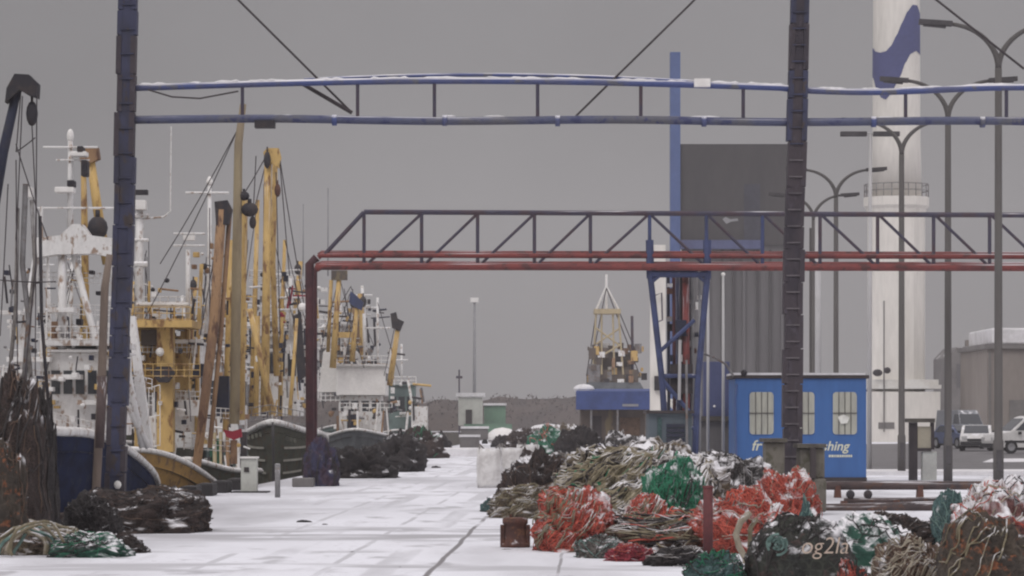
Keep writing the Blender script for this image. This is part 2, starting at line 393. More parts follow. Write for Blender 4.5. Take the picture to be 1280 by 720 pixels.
# ------------------------------------------------------------------ near blue portal
Y0 = 59.0
portal = thing('pipe_portal', 'tall blue steel pipe portal spanning the quay with snow on its top pipe', 'portal', G(148, 640))
def post(pts, mats_by_y, name='post'):
    # an H column: recessed web, two segmented flanges, ladder-like battens
    def xat(y):
        for (xa, ya), (xb, yb) in zip(pts, pts[1:]):
            if ya <= y <= yb: return xa + (xb - xa) * (y - ya) / (yb - ya)
        return pts[-1][0] if y > pts[-1][1] else pts[0][0]
    rn = random.Random(int(pts[0][0])); ytop, ybot = pts[0][1], pts[-1][1]
    web = MB(); [web.bar(P(*p, Y0), P(*q, Y0), 0.27, .27) for p, q in zip(pts, pts[1:])]
    wob = web.build(name, mats_by_y(ytop + 200), portal)
    y = ytop; k = 0; fl = {}
    while y < ybot:
        h = rn.uniform(26, 62) if pts[0][0] < 1500 else 400; y2 = min(y + h, ybot); wpx = rn.uniform(11.2, 13.0)
        off = rn.uniform(-1.0, 1.0)
        mm = mats_by_y((y + y2) / 2)
        for sgn in (-1, 1):
            MB().bar(P(xat(y) + off + sgn * (wpx - 3.2), y, Y0), P(xat(y2) + off + sgn * (wpx - 3.2), y2 - 1.5, Y0), 6.4 / F * Y0, .30 + rn.uniform(-.02, .02)).build('flange', mm, wob)
        y = y2
    y = ytop
    while y < min(ybot, 800 if pts[0][0] < 1500 else -999):
        MB().box(P(xat(y), y, Y0 - .15), (.25, .035, .028)).build('batten', 'blue_post' if pts[0][0] < 600 or y < 200 else 'batten_snow', wob); y += 20.6 if pts[0][0] > 600 else 31
    return wob
post([(163, -150), (159, 50), (154, 300), (143, 645)], lambda y: 'brown_post' if (y > 480 or 60 < y < 200) else 'blue_post')
post([(1003, -150), (997, 150), (992, 300), (989, 645)], lambda y: 'brown_post' if y > 190 or 20 < y < 60 else 'blue_post')
post([(1842, -150), (1838, 150), (1836, 300), (1834, 645)], lambda y: 'brown_post')
def arch(x): return 110 - 9 * max(0, math.sin(math.pi * (x - 165) / 825)) if x < 990 else 112 + 3 * math.sin((x - 990) / 60)
MB().pt([(x, arch(x)) for x in range(165, 1836, 30)], 4.2, Y0, 9).build('top_pipe', 'blue_pipe', portal, True)
MB().pt([(x, arch(x) - 3.5 - 4 * math.sin(math.pi * (x - 380) / 500), Y0 + .25) for x in range(380, 881, 25)], 2.4, Y0, 7).build('top_pipe', 'blue_pipe', portal, True)
rnd = random.Random(17); x = 172
while x < 1300:
    ln_ = rnd.uniform(14, 60)
    if not 985 < x + ln_ and not 975 < x < 1012:
        n_ = max(4, int(ln_ / 6)); MB().pt([(x + ln_ * k / n_, arch(x + ln_ * k / n_) - 3.3 + .5 * math.sin(k * 2.1 + x), Y0 - .01) for k in range(n_ + 1)], [.5] + [rnd.uniform(1.5, 2.7) for _ in range(n_ - 1)] + [.5], 7).build('snow_cover', 'roof_snow', portal, True)
    x += ln_ + rnd.uniform(4, 34)
for x, ln_ in ((1020, 40), (1075, 26), (1120, 60), (1200, 70)): MB().pt([(x + ln_ * k / 8, arch(x + ln_ * k / 8) - 3.3, Y0 - .01) for k in range(9)], [.5, 1.6, 2.2, 1.8, 2.3, 1.9, 2.2, 1.6, .5], 7).build('snow_cover', 'roof_snow', portal, True)
for x, ln_ in ((330, 44), (552, 18), (860, 40), (605, 26), (1096, 22)): MB().pt([(x + ln_ * k / 6, 149 + 2.5 * (x - 165) / 835 - 4.6, Y0) for k in range(7)], [.4, 1.3, 1.7, 1.5, 1.8, 1.3, .4], 7).build('snow_cover', 'roof_snow', portal, True)
lp = MB().pt([(x, 149 + 1.2 * math.sin(x / 70) + 2.5 * (x - 165) / 835) for x in range(165, 1836, 30)], 5.2, Y0, 9).build('lower_pipe', 'grey_blue_pipe', portal, True)
for x in (418, 556, 697, 880, 1092, 1228): MB().pt([(x - 3, 149.5 + 2.5 * (x - 165) / 835), (x + 3, 149.5 + 2.5 * (x - 165) / 835)], 7, Y0, 10).build('flange', 'blue_pipe', lp, True)
for x in (303, 447, 543, 672, 801, 929, 1132, 1258): MB().pt([(x, arch(x)), (x, 151)], 2.3, Y0, 6).build('hanger', 'truss', portal)
for p0, p1 in (((163, -140), (440, 141)), ((1003, -138), (720, 145)), ((1003, -138), (1280, 86))):
    MB().pt([p0, ((p0[0] + p1[0]) / 2, (p0[1] + p1[1]) / 2 + 3), p1], 1.5, Y0 + .2, 6).build('stay_cable', 'cable', portal)
MB().pt([(375, 103), (440, 141)], 2.6, Y0 + .2, 6).build('stay_tube', 'cable', portal)
MB().pt([(185, 112), (215, 121), (250, 123), (298, 114)], 1.1, Y0 - .1, 5).build('loose_cable', 'cable', portal)
MB().pbox(318, 150, 343, 159, Y0 - .2, .3).build('floodlight', 'dark_gear', portal)
MB().pbox(868, 98, 888, 108, Y0 - .2, .2).build('junction_box', 'white', portal)
text_part('Oil', .42, P(130, 652, Y0 - .36), 'letter_beige', portal)
text_part('A.', .34, P(141, 668, Y0 - .36), 'letter_beige', portal)
MB().pbox(126, 640, 165, 690, Y0 - .32, .75).build('footing', 'brown_post', portal)
MB().pbox(972, 618, 1008, 690, Y0 - .3, .7).build('footing', 'stone_dark', portal)
MB().ball(P(147, 606, Y0 - .2), .07, (1, .5, 1.1)).build('marker', 'white', portal)

# ------------------------------------------------------------------ red pipe bridge
Y1 = 85.0
br = thing('pipe_bridge', 'red pipe bridge with dark lattice truss crossing above the quay', 'pipe bridge', G(388, 605))
ch = MB(); ch.pt([(455, 265), (1500, 270)], 3.2, Y1, 6); ch.pt([(455, 265, Y1 + 1.2), (1500, 270, Y1 + 1.2)], 2.4, n=6); ch.build('top_chord', 'truss', br)
for yy, r, z in ((319, 3.4, 0), (333, 4.6, -.15), (330, 4, .7), (316, 3, 1.1)):
    MB().pt([(395 + (333 - yy) * .2, yy + 3, Y1 + z), (402, yy, Y1 + z), (1500, yy + 2, Y1 + z)], r, n=9).build('pipe', 'red_pipe', br, True)
MB().pt([(396, 322), (387, 330), (388, 607)], 5.6, Y1, 9).build('post', 'dark_red', br, True)
MB().pt([(398, 332, Y1 + 1.1), (393, 340, Y1 + 1.1), (393, 605, Y1 + 1.1)], 3.6, n=8).build('post', 'dark_red', br, True)
MB().pt([(404, 320), (455, 265)], 3, Y1, 6).build('brace', 'truss', br)
vx = [455, 527, 597, 668, 738, 812, 883, 953, 1025, 1097, 1167, 1237, 1308, 1380, 1450]
for i, x in enumerate(vx):
    MB().pt([(x, 266), (x, 334)], 2.3, Y1, 6).build('strut', 'truss' if not 800 < x < 1000 else 'trestle_blue', br)
    if i + 1 < len(vx):
        q = ((x, 334), (vx[i + 1], 267)) if x < 800 else ((x, 267), (vx[i + 1], 334))
        MB().pt(q, 2.0, Y1, 6).build('brace', 'truss', br)
    MB().bar(P(x, 336, Y1 - .1), P(x, 336, Y1 + 1.2), .08).build('cross_bar', 'truss', br)
tr = MB()
for y in (0, 1.2):
    tr.pt([(813, 345, Y1 + y), (828, 480, Y1 + y), (834, 590, Y1 + y)], 4, n=6); tr.pt([(884, 345, Y1 + y), (872, 480, Y1 + y), (868, 590, Y1 + y)], 4, n=6)
    tr.pt([(812, 300, Y1 + y), (813, 348, Y1 + y)], 5, n=6); tr.pt([(884, 300, Y1 + y), (884, 348, Y1 + y)], 5, n=6)
trestle = tr.build('trestle', 'trestle_blue', br)
for a, b_ in (((813, 342), (884, 342)), ((827, 470), (873, 470)), ((830, 535), (870, 535)), ((815, 352), (835, 335)), ((882, 352), (862, 335)), ((824, 440), (868, 400)), ((828, 475), (866, 520))):
    MB().pt([a, b_], 2.8 if a[1] != 342 else 5, Y1, 6).build('brace', 'trestle_blue', trestle)
for x, r, m, y in ((835, 2, 'navy_gear', .9), (852, 2.4, 'dark_gear', 1.0), (862, 2.2, 'navy_gear', .9), (874, 1.6, 'pale_pole', .4), (857, 4.5, 'red_pipe', .3), (847, 2.6, 'grey_blue_pipe', .8), (842, 2.2, 'dark_red', .5), (865, 2, 'pale_pole', .6)):
    MB().pt([(x, 330, Y1 + y), (x + 1, 500, Y1 + y), (x, 600, Y1 + y)], r, n=8).build('riser_pipe', m, br, True)
MB().pbox(838, 455, 866, 492, Y1 + .1, .5).build('valve_box', 'dark_gear', br)
MB().pbox(845, 400, 858, 420, Y1 + .1, .4).build('valve_box', 'navy_gear', br)
MB().pt([(850, 425), (849, 500)], 2, Y1 - .1, 6).build('gauge_pipe', 'white_pole', br)
rnd = random.Random(12)
for i in range(22):
    x = rnd.uniform(833, 874); y = rnd.uniform(350, 520); MB().pbox(x, y, x + rnd.uniform(3, 8), y + rnd.uniform(4, 10), Y1 + rnd.uniform(.2, .9), .2).build('clamp', rnd.choice(['grey_steel', 'dark_gear', 'navy_gear', 'rust', 'white_boat']), trestle)

# ------------------------------------------------------------------ blue cabin
Y2 = 87.0
cb = thing('site_cabin', 'bright blue site cabin with three barred windows behind the right portal post', 'cabin', G(1000, 603))
a = P(919, 473, Y2); b_ = P(1083, 605, Y2)
MB().box(((a.x + b_.x) / 2, Y2 + 1.3, a.z / 2 + .02), (b_.x - a.x, 2.6, a.z - .04)).build('wall', 'cabin_blue', cb, bevel=.02)
rf = MB().box(((a.x + b_.x) / 2, Y2 + 1.3, a.z + .045), (b_.x - a.x + .14, 2.74, .09)).build('roof', 'dark_frame', cb)
MB().box(((a.x + b_.x) / 2 - .05, Y2 + 1.28, a.z + .12), (b_.x - a.x + .02, 2.74, .06)).build('snow_cover', 'roof_snow', rf)
MB().box(((a.x + b_.x) / 2, Y2 - .02, .07), (b_.x - a.x + .02, .05, .14)).build('skid', 'dark_frame', cb)
for x0, x1 in ((937, 967), (988, 1018), (1041, 1071)):
    wa, wb = P(x0, 490, Y2 - .01), P(x1, 543, Y2 - .01); pts = []; rr = .09
    for cx, cz, t0 in ((wb.x - rr, wa.z - rr, 0), (wa.x + rr, wa.z - rr, 90), (wa.x + rr, wb.z + rr, 180), (wb.x - rr, wb.z + rr, 270)):
        for t in (0, 30, 60, 90): pts.append(Vector((cx + rr * math.cos(R(t0 + t)), Y2 - .006, cz + rr * math.sin(R(t0 + t)))))
    wn = MB().prism(pts, (0, -.02, 0)).build('window', 'curtain', cb)
    fr = MB().tube(pts + [pts[0]], .022, 5).build('frame', 'cabin_blue', wn)
    bars = MB()
    for t in (.25, .5, .75): bars.box((wa.x + (wb.x - wa.x) * t, Y2 - .04, (wa.z + wb.z) / 2), (.018, .02, wa.z - wb.z))
    bars.box(((wa.x + wb.x) / 2, Y2 - .045, (wa.z + wb.z) / 2), (wb.x - wa.x, .02, .022))
    bars.build('window_bars', 'lamp_pole', wn)
nt_ = MB().prism([P(x, y, Y2 - .065) for x, y in ((1047, 521), (1055, 518), (1062, 522), (1059, 529), (1051, 530))], (0, -.01, 0)).build('notice', 'notice', cb)
text_part('fr', .40, P(939, 563, Y2 - .012), 'letter', cb, shear=.25, off=.004)
text_part('shing', .36, P(1027, 563, Y2 - .012), 'letter', cb, shear=.25, off=.004)
tl = MB(); rnd = random.Random(2); x = 1036
while x < 1064:
    wd = rnd.uniform(1.2, 2.6); tl.pbox(x, 568.6, x + wd, 571.4, Y2 - .012, .006); x += wd + .7
tl.build('small_lettering', 'letter', cb)
MB().pt([(921, 480), (919, 500), (921, 600)], 1.3, Y2 - .05, 6).build('downpipe', 'light_blue', cb)
MB().pt([(917, 470), (907, 455), (893, 447), (868, 438)], [1.6, 1.6, 1.4, 1.2], Y2 - .2, 6).build('cable_arm', 'grey_steel', cb)
MB().ball(P(930, 466, Y2 - .1), .09).build('lamp', 'dark_gear', cb)

# ------------------------------------------------------------------ raised bridge, white pillar, panels
Y3 = 300.0
rb = thing('raised_bridge', 'huge dark grey raised bridge leaf with ribbed lower part beside a blue tower post', 'bridge', ((915 - 640) / F * Y3, Y3, 0))
MB().pbox(851, 180, 985, 306, Y3, 2.0).build('leaf', 'slab_grey', rb)
lw = MB().pbox(853, 306.2, 984, 545, Y3 + .3, 1.6).build('lower_leaf', 'slab_light', rb)
for x in (858, 872, 886, 903, 917, 930, 947, 963, 978): MB().pbox(x - 1.6, 312, x + 1.6, 545, Y3 - .05, .34).build('rib', 'slab_grey' if x % 2 else 'slab_light', lw)
MB().pbox(838, 65, 850.5, 545, Y3 - .6, 1.2).build('tower_post', 'light_blue', rb)
MB().pbox(851, 300, 952, 311, Y3 - .9, .8).build('cross_beam', 'panel_blue', rb)
MB().pbox(930, 230, 950, 300, Y3 - .06, .05).build('service_panel', 'leaf_panel', rb)
MB().ppoly([(903, 274), (907, 271), (913, 274), (922, 273), (923, 276), (914, 277), (908, 280)], Y3 - .05, .04).build('painted_mark', 'pale_pole', rb)
wp = thing('steel_pillar', 'slim white steel pillar with kinked foot left of the blue trestle', 'pillar', ((823 - 640) / F * 140, 140, 0))
MB().pbox(813, 306, 832, 580, 140, .6).build('shaft', 'tower_white', wp)
MB().pt([(829, 486), (838, 505), (851, 517)], 3, 139.6, 6).build('arm', 'tower_white', wp)
MB().pt([(838, 500), (848, 503), (857, 512)], 1.6, 139.6, 6).build('arm', 'tower_white', wp)
MB().pbox(818, 470, 838, 488, 139.8, .3).build('bracket', 'dark_gear', wp)
MB().pt([(817, 370), (827, 366), (828, 400), (818, 404)], 1, 139.8, 5).build('hoop', 'truss', wp)
gb = thing('concrete_plinth', 'square grey concrete plinth with flat slab top left of the blue cabin', 'plinth', G(895, 600))
Yp = 91.0
MB().pbox(866, 526, 918, 600, Yp, 1.3).build('base', 'grey_concrete', gb, bevel=.02)
MB().pbox(856, 520.5, 926, 525.9, Yp - .15, 1.6).build('slab', 'stone_dark', gb)
pb = thing('switch_cabinet', 'tall blue-violet metal cabinet on the grey concrete plinth', 'cabinet', P(896, 520.5, Yp + .3))
MB().pbox(880, 452, 912, 520.3, Yp + .1, .7).build('body', 'panel_blue', pb, bevel=.01)
MB().ball(P(893, 508, Yp + .08), .04).build('lock', 'white', pb)
for x, yt, lb in ((885, 352, 'left of the pair of thin white poles at the blue cabinet'), (904, 344, 'right of the pair of thin white poles at the blue cabinet')):
    o = thing('flagpole', lb, 'pole', G(x, 592), 'thin white poles at the cabinet')
    MB().pt([(x, yt), (x, 600.5)], [1.5, 2.2], 90.2, 8).build('shaft', 'white_pole', o, True)
    MB().ball(P(x, yt - 1, 90.2), .06).build('cap', 'white', o)
sh = thing('shutter_shed', 'low teal-grey shed with slatted shutter between stall and concrete plinth', 'shed', G(838, 607))
Ys = 82.5
MB().pbox(811, 517, 865, 604, Ys, 1.8).build('wall', 'shutter', sh)
sr = MB()
for y in range(530, 584, 6): sr.pbox(833, y, 856, y + 4, Ys - .05, .045)
sr.build('shutter', 'navy_gear', sh)
MB().pbox(822, 522, 827, 590, Ys - .06, .05).build('pilaster', 'net_teal', sh)
MB().pt([(858, 450), (859, 600)], 1.6, Ys - .2, 6).build('pipe', 'grey_steel', sh)
MB().pbox(808, 513, 868, 516.8, Ys - .15, 2.0).build('roof', 'dark_frame', sh)
st = thing('market_stall', 'brown market stall under a deep blue awning in front of the far ship', 'stall', ((766 - 640) / F * 150, 150, 0))
MB().pbox(726, 511, 812, 568, 150.8, 2.5).build('wall', 'stall_wall', st)
MB().prism([P(720, 512, 150), P(720, 489, 150), P(724, 486, 152.6), P(724, 512, 152.6)], ((812 - 720) / F * 150, 0, 0)).build('awning', 'awning', st)
for x in (739, 772, 808): MB().pt([(x, 512), (x, 570)], 1.3, 150.1, 6).build('pole', 'grey_steel', st)
MB().pbox(778, 505, 798, 508, 149.97, .02).build('lettering', 'pale_pole', st)
MB().pbox(740, 520, 752, 566, 150.75, .04).build('door', 'dark_frame', st)
MB().pbox(775, 522, 800, 545, 150.75, .04).build('window', 'net_tan', st)
MB().ball(P(730, 486, 151), .5, (1, .8, .45)).build('snow_cover', 'roof_snow', st)

# far ship behind the stall
Yd = 260.0
fs = thing('work_ship', 'far work ship with haze-paled yellow lattice tower rising behind the blue awning', 'ship', ((765 - 640) / F * Yd, Yd, 0))
MB().ppoly([(728, 490), (735, 478), (800, 478), (808, 492), (806, 530), (732, 530)], Yd, 5).build('hull', 'grey_hull', fs)
MB().pbox(738, 462, 798, 477.9, Yd + .5, 4).build('deckhouse', 'stall_wall', fs)
tw = MB()
for a, b_ in (((745, 392), (741, 468)), ((773, 392), (779, 468)), ((752, 392), (752, 468)), ((766, 392), (768, 468)), ((745, 430), (775, 410)), ((745, 410), (775, 432)), ((743, 450), (777, 430))):
    for y in (0, 2.2): tw.pt([(a[0], a[1], Yd + y + .3), (b_[0], b_[1], Yd + y + .3)], 1.3, n=5)
twr = tw.build('tower', 'hazy_pale_yellow', fs)
MB().pbox(743, 386, 776, 392, Yd, 2.8).build('tower_head', 'hazy_pale_yellow', twr)
ap = MB(); ap.pt([(745, 388), (758, 358)], 1.3, Yd + 1, 5); ap.pt([(774, 388), (758, 358)], 1.3, Yd + 1, 5); ap.pt([(758, 388), (758, 343)], 1.7, Yd + 1, 6)
ap.build('mast', 'white', fs)
MB().pt([(790, 395), (791, 470)], 1.8, Yd + 1, 6).build('mast', 'truss', fs)
rnd = random.Random(9)
MB().pbox(748, 440, 790, 462, Yd + 1.5, 3).build('deckhouse', 'stall_wall', fs); MB().pbox(735, 455, 750, 478, Yd + .2, 2).build('winch_house', 'grey_steel', fs)
for a, b_ in (((758, 360), (736, 470)), ((758, 360), (800, 470)), ((775, 392), (795, 440)), ((745, 392), (733, 470))): MB().pt([a, b_], .7, Yd + .5, 5).build('stay', 'cable', fs)
for i in range(80):
    x = rnd.uniform(733, 802); y = rnd.uniform(428, 480); wd = rnd.uniform(3, 9); MB().pbox(x, y, x + wd, y + rnd.uniform(4, 14), Yd + rnd.uniform(-.2, 3), .6).build('deck_gear', rnd.choice(['dark_gear', 'grey_steel', 'white_boat', 'yellow', 'orange_rust', 'stall_wall', 'stall_wall']), fs)

# ------------------------------------------------------------------ lighthouse
Y4 = 250.0
cx = (1120.5 - 640) / F * Y4
lh = thing('lighthouse', 'white round lighthouse with a blue wave band and railed gallery', 'lighthouse', (cx, Y4, 0))
px = Y4 / F
z = lambda y: EYE + (HOR - y) * px
MB().lathe((cx, Y4, 0), [(32 * px, z(246)), (30 * px, z(180)), (29 * px, z(0)), (27 * px, z(-110)), (31 * px, z(-112)), (31 * px, z(-118)), (20 * px, z(-119)), (20 * px, z(-165)), (4 * px, z(-190))], 40).build('shaft', 'tower_white', lh, True)
wv = MB(); nn = 64; vs = []
lower = [(-1.0, 96), (-.9, 112), (-.72, 124), (-.55, 127), (-.35, 121), (-.12, 108), (.05, 98), (.25, 82), (.5, 70), (.75, 66), (1.0, 70)]
upper = [(-1.0, 60), (-.92, 66), (-.75, 68), (-.55, 67), (-.35, 61), (-.1, 47), (.12, 32), (.35, 18), (.6, 9), (.8, 9), (1.0, 20)]
def ev(tb, x):
    for (a, p), (c, q) in zip(tb, tb[1:]):
        if a <= x <= c:
            t = (x - a) / (c - a); t = t * t * (3 - 2 * t) * .4 + t * .6; return p + (q - p) * t
    return tb[-1][1]
for i in range(nn + 1):
    s = -1 + 2 * i / nn; th = math.asin(max(-1, min(1, s))); r = 30.1 * px + .02
    for k in range(5):
        yy = ev(upper, s) + (ev(lower, s) - ev(upper, s)) * k / 4; rr = (29 + (yy) / 180) * px + .03
        wv.v.append(Vector((cx + rr * math.sin(th), Y4 - rr * math.cos(th), z(yy))))
for i in range(nn):
    for k in range(4): wv.f.append((i * 5 + k, i * 5 + k + 1, i * 5 + 6 + k, i * 5 + 5 + k))
wo = wv.build('wave_band', 'wave_blue', lh, True)
MB().lathe((cx, Y4, 0), [(36 * px, 0), (36 * px, z(270)), (38 * px, z(262)), (41 * px, z(258)), (41 * px, z(247)), (30 * px, z(246.5))], 12).build('lower_tower', 'tower_white', lh)
rl = MB()
for t in range(24):
    an = 2 * math.pi * t / 24; rl.tube([(cx + 40 * px * math.cos(an), Y4 + 40 * px * math.sin(an), z(247)), (cx + 40 * px * math.cos(an), Y4 + 40 * px * math.sin(an), z(231))], .035, 5)
for zz in (z(231), z(239)): rl.tube([(cx + 40 * px * math.cos(2 * math.pi * t / 32), Y4 + 40 * px * math.sin(2 * math.pi * t / 32), zz) for t in range(33)], .035, 5)
rl.build('gallery_railing', 'grey_steel', lh)
bb = MB(); bb.box((cx + .3, Y4 + .2, z(490) / 2), (88 * px, 6.2, z(490))); bs = bb.build('base_building', 'tower_white', lh)
bc = MB(); bc.box((cx + .3, Y4 + .2, z(484)), (90 * px, 6.4, .3)); bc.box((cx + .3, Y4 + .2, z(479)), (84 * px, 6, .5)); bc.build('cornice', 'trim_white', bs)
MB().pbox(1098, 528, 1118, 536, Y4 - 2.95, .08).build('vent', 'wall_grey', bs)
MB().pt([(1105, 376), (1105, 540)], 1.0, Y4 - 3.1, 5).build('cable_pipe', 'wall_grey', lh)
MB().ball(P(1097, 466, Y4 - 3.2), .35, (1.1, .6, .8)).build('floodlight', 'dark_gear', lh)
MB().ball(P(1109, 463, Y4 - 3.2), .28, (1, .6, .9)).build('floodlight', 'dark_gear', lh)
MB().pbox(1158, 490, 1171, 545, Y4 - 2, 3).build('annex', 'wall_grey', lh)

# ------------------------------------------------------------------ street lamps
def lamp(px_, Y, H, label, tilt=0, s=1.0):
    X = (px_ - 640) / F * Y
    o = thing('street_lamp', label, 'street lamp', (X, Y, 0), 'double-armed street lamps')
    MB().tube([(X, Y, 0), (X, Y, 1.2), (X, Y, 1.25), (X, Y, H)], [.13, .13, .105, .085], 10).build('pole', 'lamp_pole', o, True)
    for sg in (-1, 1):
        pts = []
        for k in range(13):
            t = k / 12; an = t * R(82); pts.append((X + sg * (1.28 * (1 - math.cos(an)) + .25 * max(0, t - .8)), Y - .12 * t, H + 1.05 * math.sin(an) - .02))
        ar = MB().tube(pts, [.075 - .03 * k / 12 for k in range(13)], 8).build('arm', 'lamp_pole', o, True)
        e = Vector(pts[-1]); hd = MB()
        c0 = e + Vector((-sg * .05, 0, -.0)); c1 = e + Vector((sg * .72, 0, .05 * s))
        hd.bar(c0, c1, .2, .12); hd.bar(c0 + Vector((sg * .15, 0, -.075)), c1 - Vector((sg * .1, 0, .075)), .16, .05)
        hd.build('lamp_head', 'lamp_head', ar)
    MB().box((X, Y - .125, .75), (.13, .03, .5)).build('service_door', 'lamp_head', o)
    return o
lamp(1248, 75, 9.95, 'nearest and largest double-armed grey street lamp at the right picture edge')
lamp(1185, 87.5, 9.95, 'second double-armed street lamp, right of the lighthouse')
lamp(1127, 99.4, 9.95, 'double-armed street lamp in front of the lighthouse shaft')
lamp(1045, 118.7, 9.95, 'double-armed street lamp between the right portal post and the lighthouse')
lamp(1017, 132, 9.95, 'farthest double-armed street lamp just right of the blue cabin middle')
Yw = 105.0
o = thing('street_lamp', 'thin white street lamp with flat T head left of the lighthouse', 'street lamp', ((1087.5 - 640) / F * Yw, Yw, 0))
MB().pt([(1088, 168), (1086.5, 591)], [2.0, 3.2], Yw, 9).build('pole', 'white_pole', o, True)
for a, b_ in ((1051, 1084), (1092, 1125)): MB().pbox(a, 164, b_, 170, Yw - .1, .25).build('lamp_head', 'lamp_head', o, bevel=.02)
MB().pt([(1051, 166), (1125, 168)], 1, Yw + .02, 6).build('arm', 'white_pole', o)
o = thing('mast_pole', 'stout white pole behind the blue cabin, right of the portal post', 'pole', ((1022 - 640) / F * 115, 115, 0))
MB().pt([(1022.5, 272), (1022.5, 575)], 4, 115, 10).build('shaft', 'white_pole', o, True)
MB().pt([(1013, 285), (1013, 575)], 1.4, 115.3, 6).build('cable_duct', 'lamp_pole', o)
o = thing('quay_light_mast', 'tall thin pale light mast behind the white far hut', 'light mast', ((593 - 640) / F * 300, 300, 0))
MB().pt([(593, 378), (593, 546)], [1.4, 2.4], 300, 8).build('pole', 'pale_pole', o, True)
MB().pbox(588, 372, 598, 377.8, 299.8, .6).build('lamp_head', 'white', o)
o = thing('signal_mast', 'short dark signal mast on the far quay left of the light mast', 'mast', ((574 - 640) / F * 330, 330, 0))
MB().pt([(574, 462), (574, 545)], 1, 330, 6).build('pole', 'truss', o)
MB().pbox(570, 470, 578, 473, 330, .2).build('crossbar', 'truss', o)

# ------------------------------------------------------------------ vehicles
def vehicle(name, label, loc, rz, L_, W, prof, glass, wheels, m, cat='car'):
    """prof: side outline (x along, z); glass: side-window polygons; built along +x = front, then turned"""
    root = thing(name, label, cat, loc); root.rotation_euler = (0, 0, rz)
    def lift(mb, nm, mm, par, **k):
        o = Vector(root.location); 
        mb.v = [v + o for v in mb.v]; return mb.build(nm, mm, par, **k)
    n = len(prof); vs = []; zs = [z for _, z in prof]; zb = .95
    def half(z): return W / 2 - max(0, (z - zb)) * .16
    mb = MB(); mb.add([(x, half(z), z) for x, z in prof] + [(x, -half(z), z) for x, z in prof],
                      [tuple(range(n)), tuple(range(2 * n - 1, n - 1, -1))] + [(k, n + k, n + (k + 1) % n, (k + 1) % n) for k in range(n)])
    body = lift(mb, 'body', m, root, bevel=.035)
    for poly in glass:
        for sg in (-1, 1):
            g = MB(); g.add([(x, sg * (half(z) + .012), z) for x, z in poly], [tuple(range(len(poly)))])
            lift(g, 'side_window', 'glass', root)
    for x in wheels:
        for sg in (-1, 1):
            wv = MB(); k = 20; vs = []
            for yy, r in ((.0, .20), (.0, .33), (.03, .345), (.17, .345), (.2, .33), (.2, .2)):
                for t in range(k): vs.append((x + r * math.cos(2 * math.pi * t / k), sg * (W / 2 - .17 + yy), .345 + r * math.sin(2 * math.pi * t / k)))
            wv.add(vs, [(i * k + t, i * k + (t + 1) % k, (i + 1) * k + (t + 1) % k, (i + 1) * k + t) for i in range(5) for t in range(k)])
            wo = lift(wv, 'wheel', 'tyre', root)
            rm_ = MB(); rm_.add([(x + .2 * math.cos(2 * math.pi * t / k), sg * (W / 2 + .025), .345 + .2 * math.sin(2 * math.pi * t / k)) for t in range(k)] + [(x, sg * (W / 2 + .005), .345)], [(t, (t + 1) % k, k) for t in range(k)])
            lift(rm_, 'rim', 'rim', wo)
    xf = max(x for x, _ in prof); xr = min(x for x, _ in prof)
    for sg in (-1, 1):
        lift(MB().box((xf - .08, sg * W * .36, .74), (.2, .3, .16)), 'headlight', 'lens', root)
        lift(MB().box((xr + .04, sg * W * .42, .9), (.1, .14, .28)), 'tail_light', 'red_cloth', root)
        lift(MB().box((xf - 1.35 if L_ > 4.3 else xf - 1.3, sg * (W / 2 + .08), 1.05), (.12, .16, .14)), 'mirror', 'black_trim', root)
    lift(MB().box((xf + .0, 0, .42), (.16, W * .96, .2)), 'bumper', 'black_trim', root)
    lift(MB().box((0, 0, .24), (L_ * .9, W * .9, .12)), 'underbody', 'black_trim', root)
    return root, lift, half
VAN = [(-2.3, .3), (2.3, .3), (2.36, .65), (2.25, .98), (1.45, 1.13), (.62, 1.82), (.35, 1.9), (-2.1, 1.9), (-2.3, 1.75), (-2.36, .7)]
r_, lf, hf = vehicle('minivan', 'white minivan parked side-on at the right edge of the road', ((1289 - 640) / F * 162, 162, 0), R(180 + 14), 4.6, 1.75, VAN,
    [[(1.2, 1.18), (.58, 1.72), (.3, 1.74), (.3, 1.18)], [(.22, 1.18), (.22, 1.74), (-.8, 1.74), (-.8, 1.18)], [(-.88, 1.18), (-.88, 1.74), (-2.05, 1.72), (-2.15, 1.18)]], (1.45, -1.45), 'car_white', 'van')
g = MB(); nrm = .015; g.add([(1.42 + nrm, -.76, 1.16), (1.42 + nrm, .76, 1.16), (.68 + nrm, .68, 1.785), (.68 + nrm, -.68, 1.785)], [(0, 1, 2, 3)]); lf(g, 'windscreen', 'glass', r_)
lf(MB().box((0, -.885, .62), (3.6, .02, .1)), 'side_strip', 'black_trim', r_); lf(MB().box((0, .885, .62), (3.6, .02, .1)), 'side_strip', 'black_trim', r_)
SAL = [(-2.15, .3), (2.15, .3), (2.2, .62), (2.05, .82), (1.1, .95), (.35, 1.4), (-.95, 1.42), (-1.65, 1.0), (-2.15, .95), (-2.2, .6)]
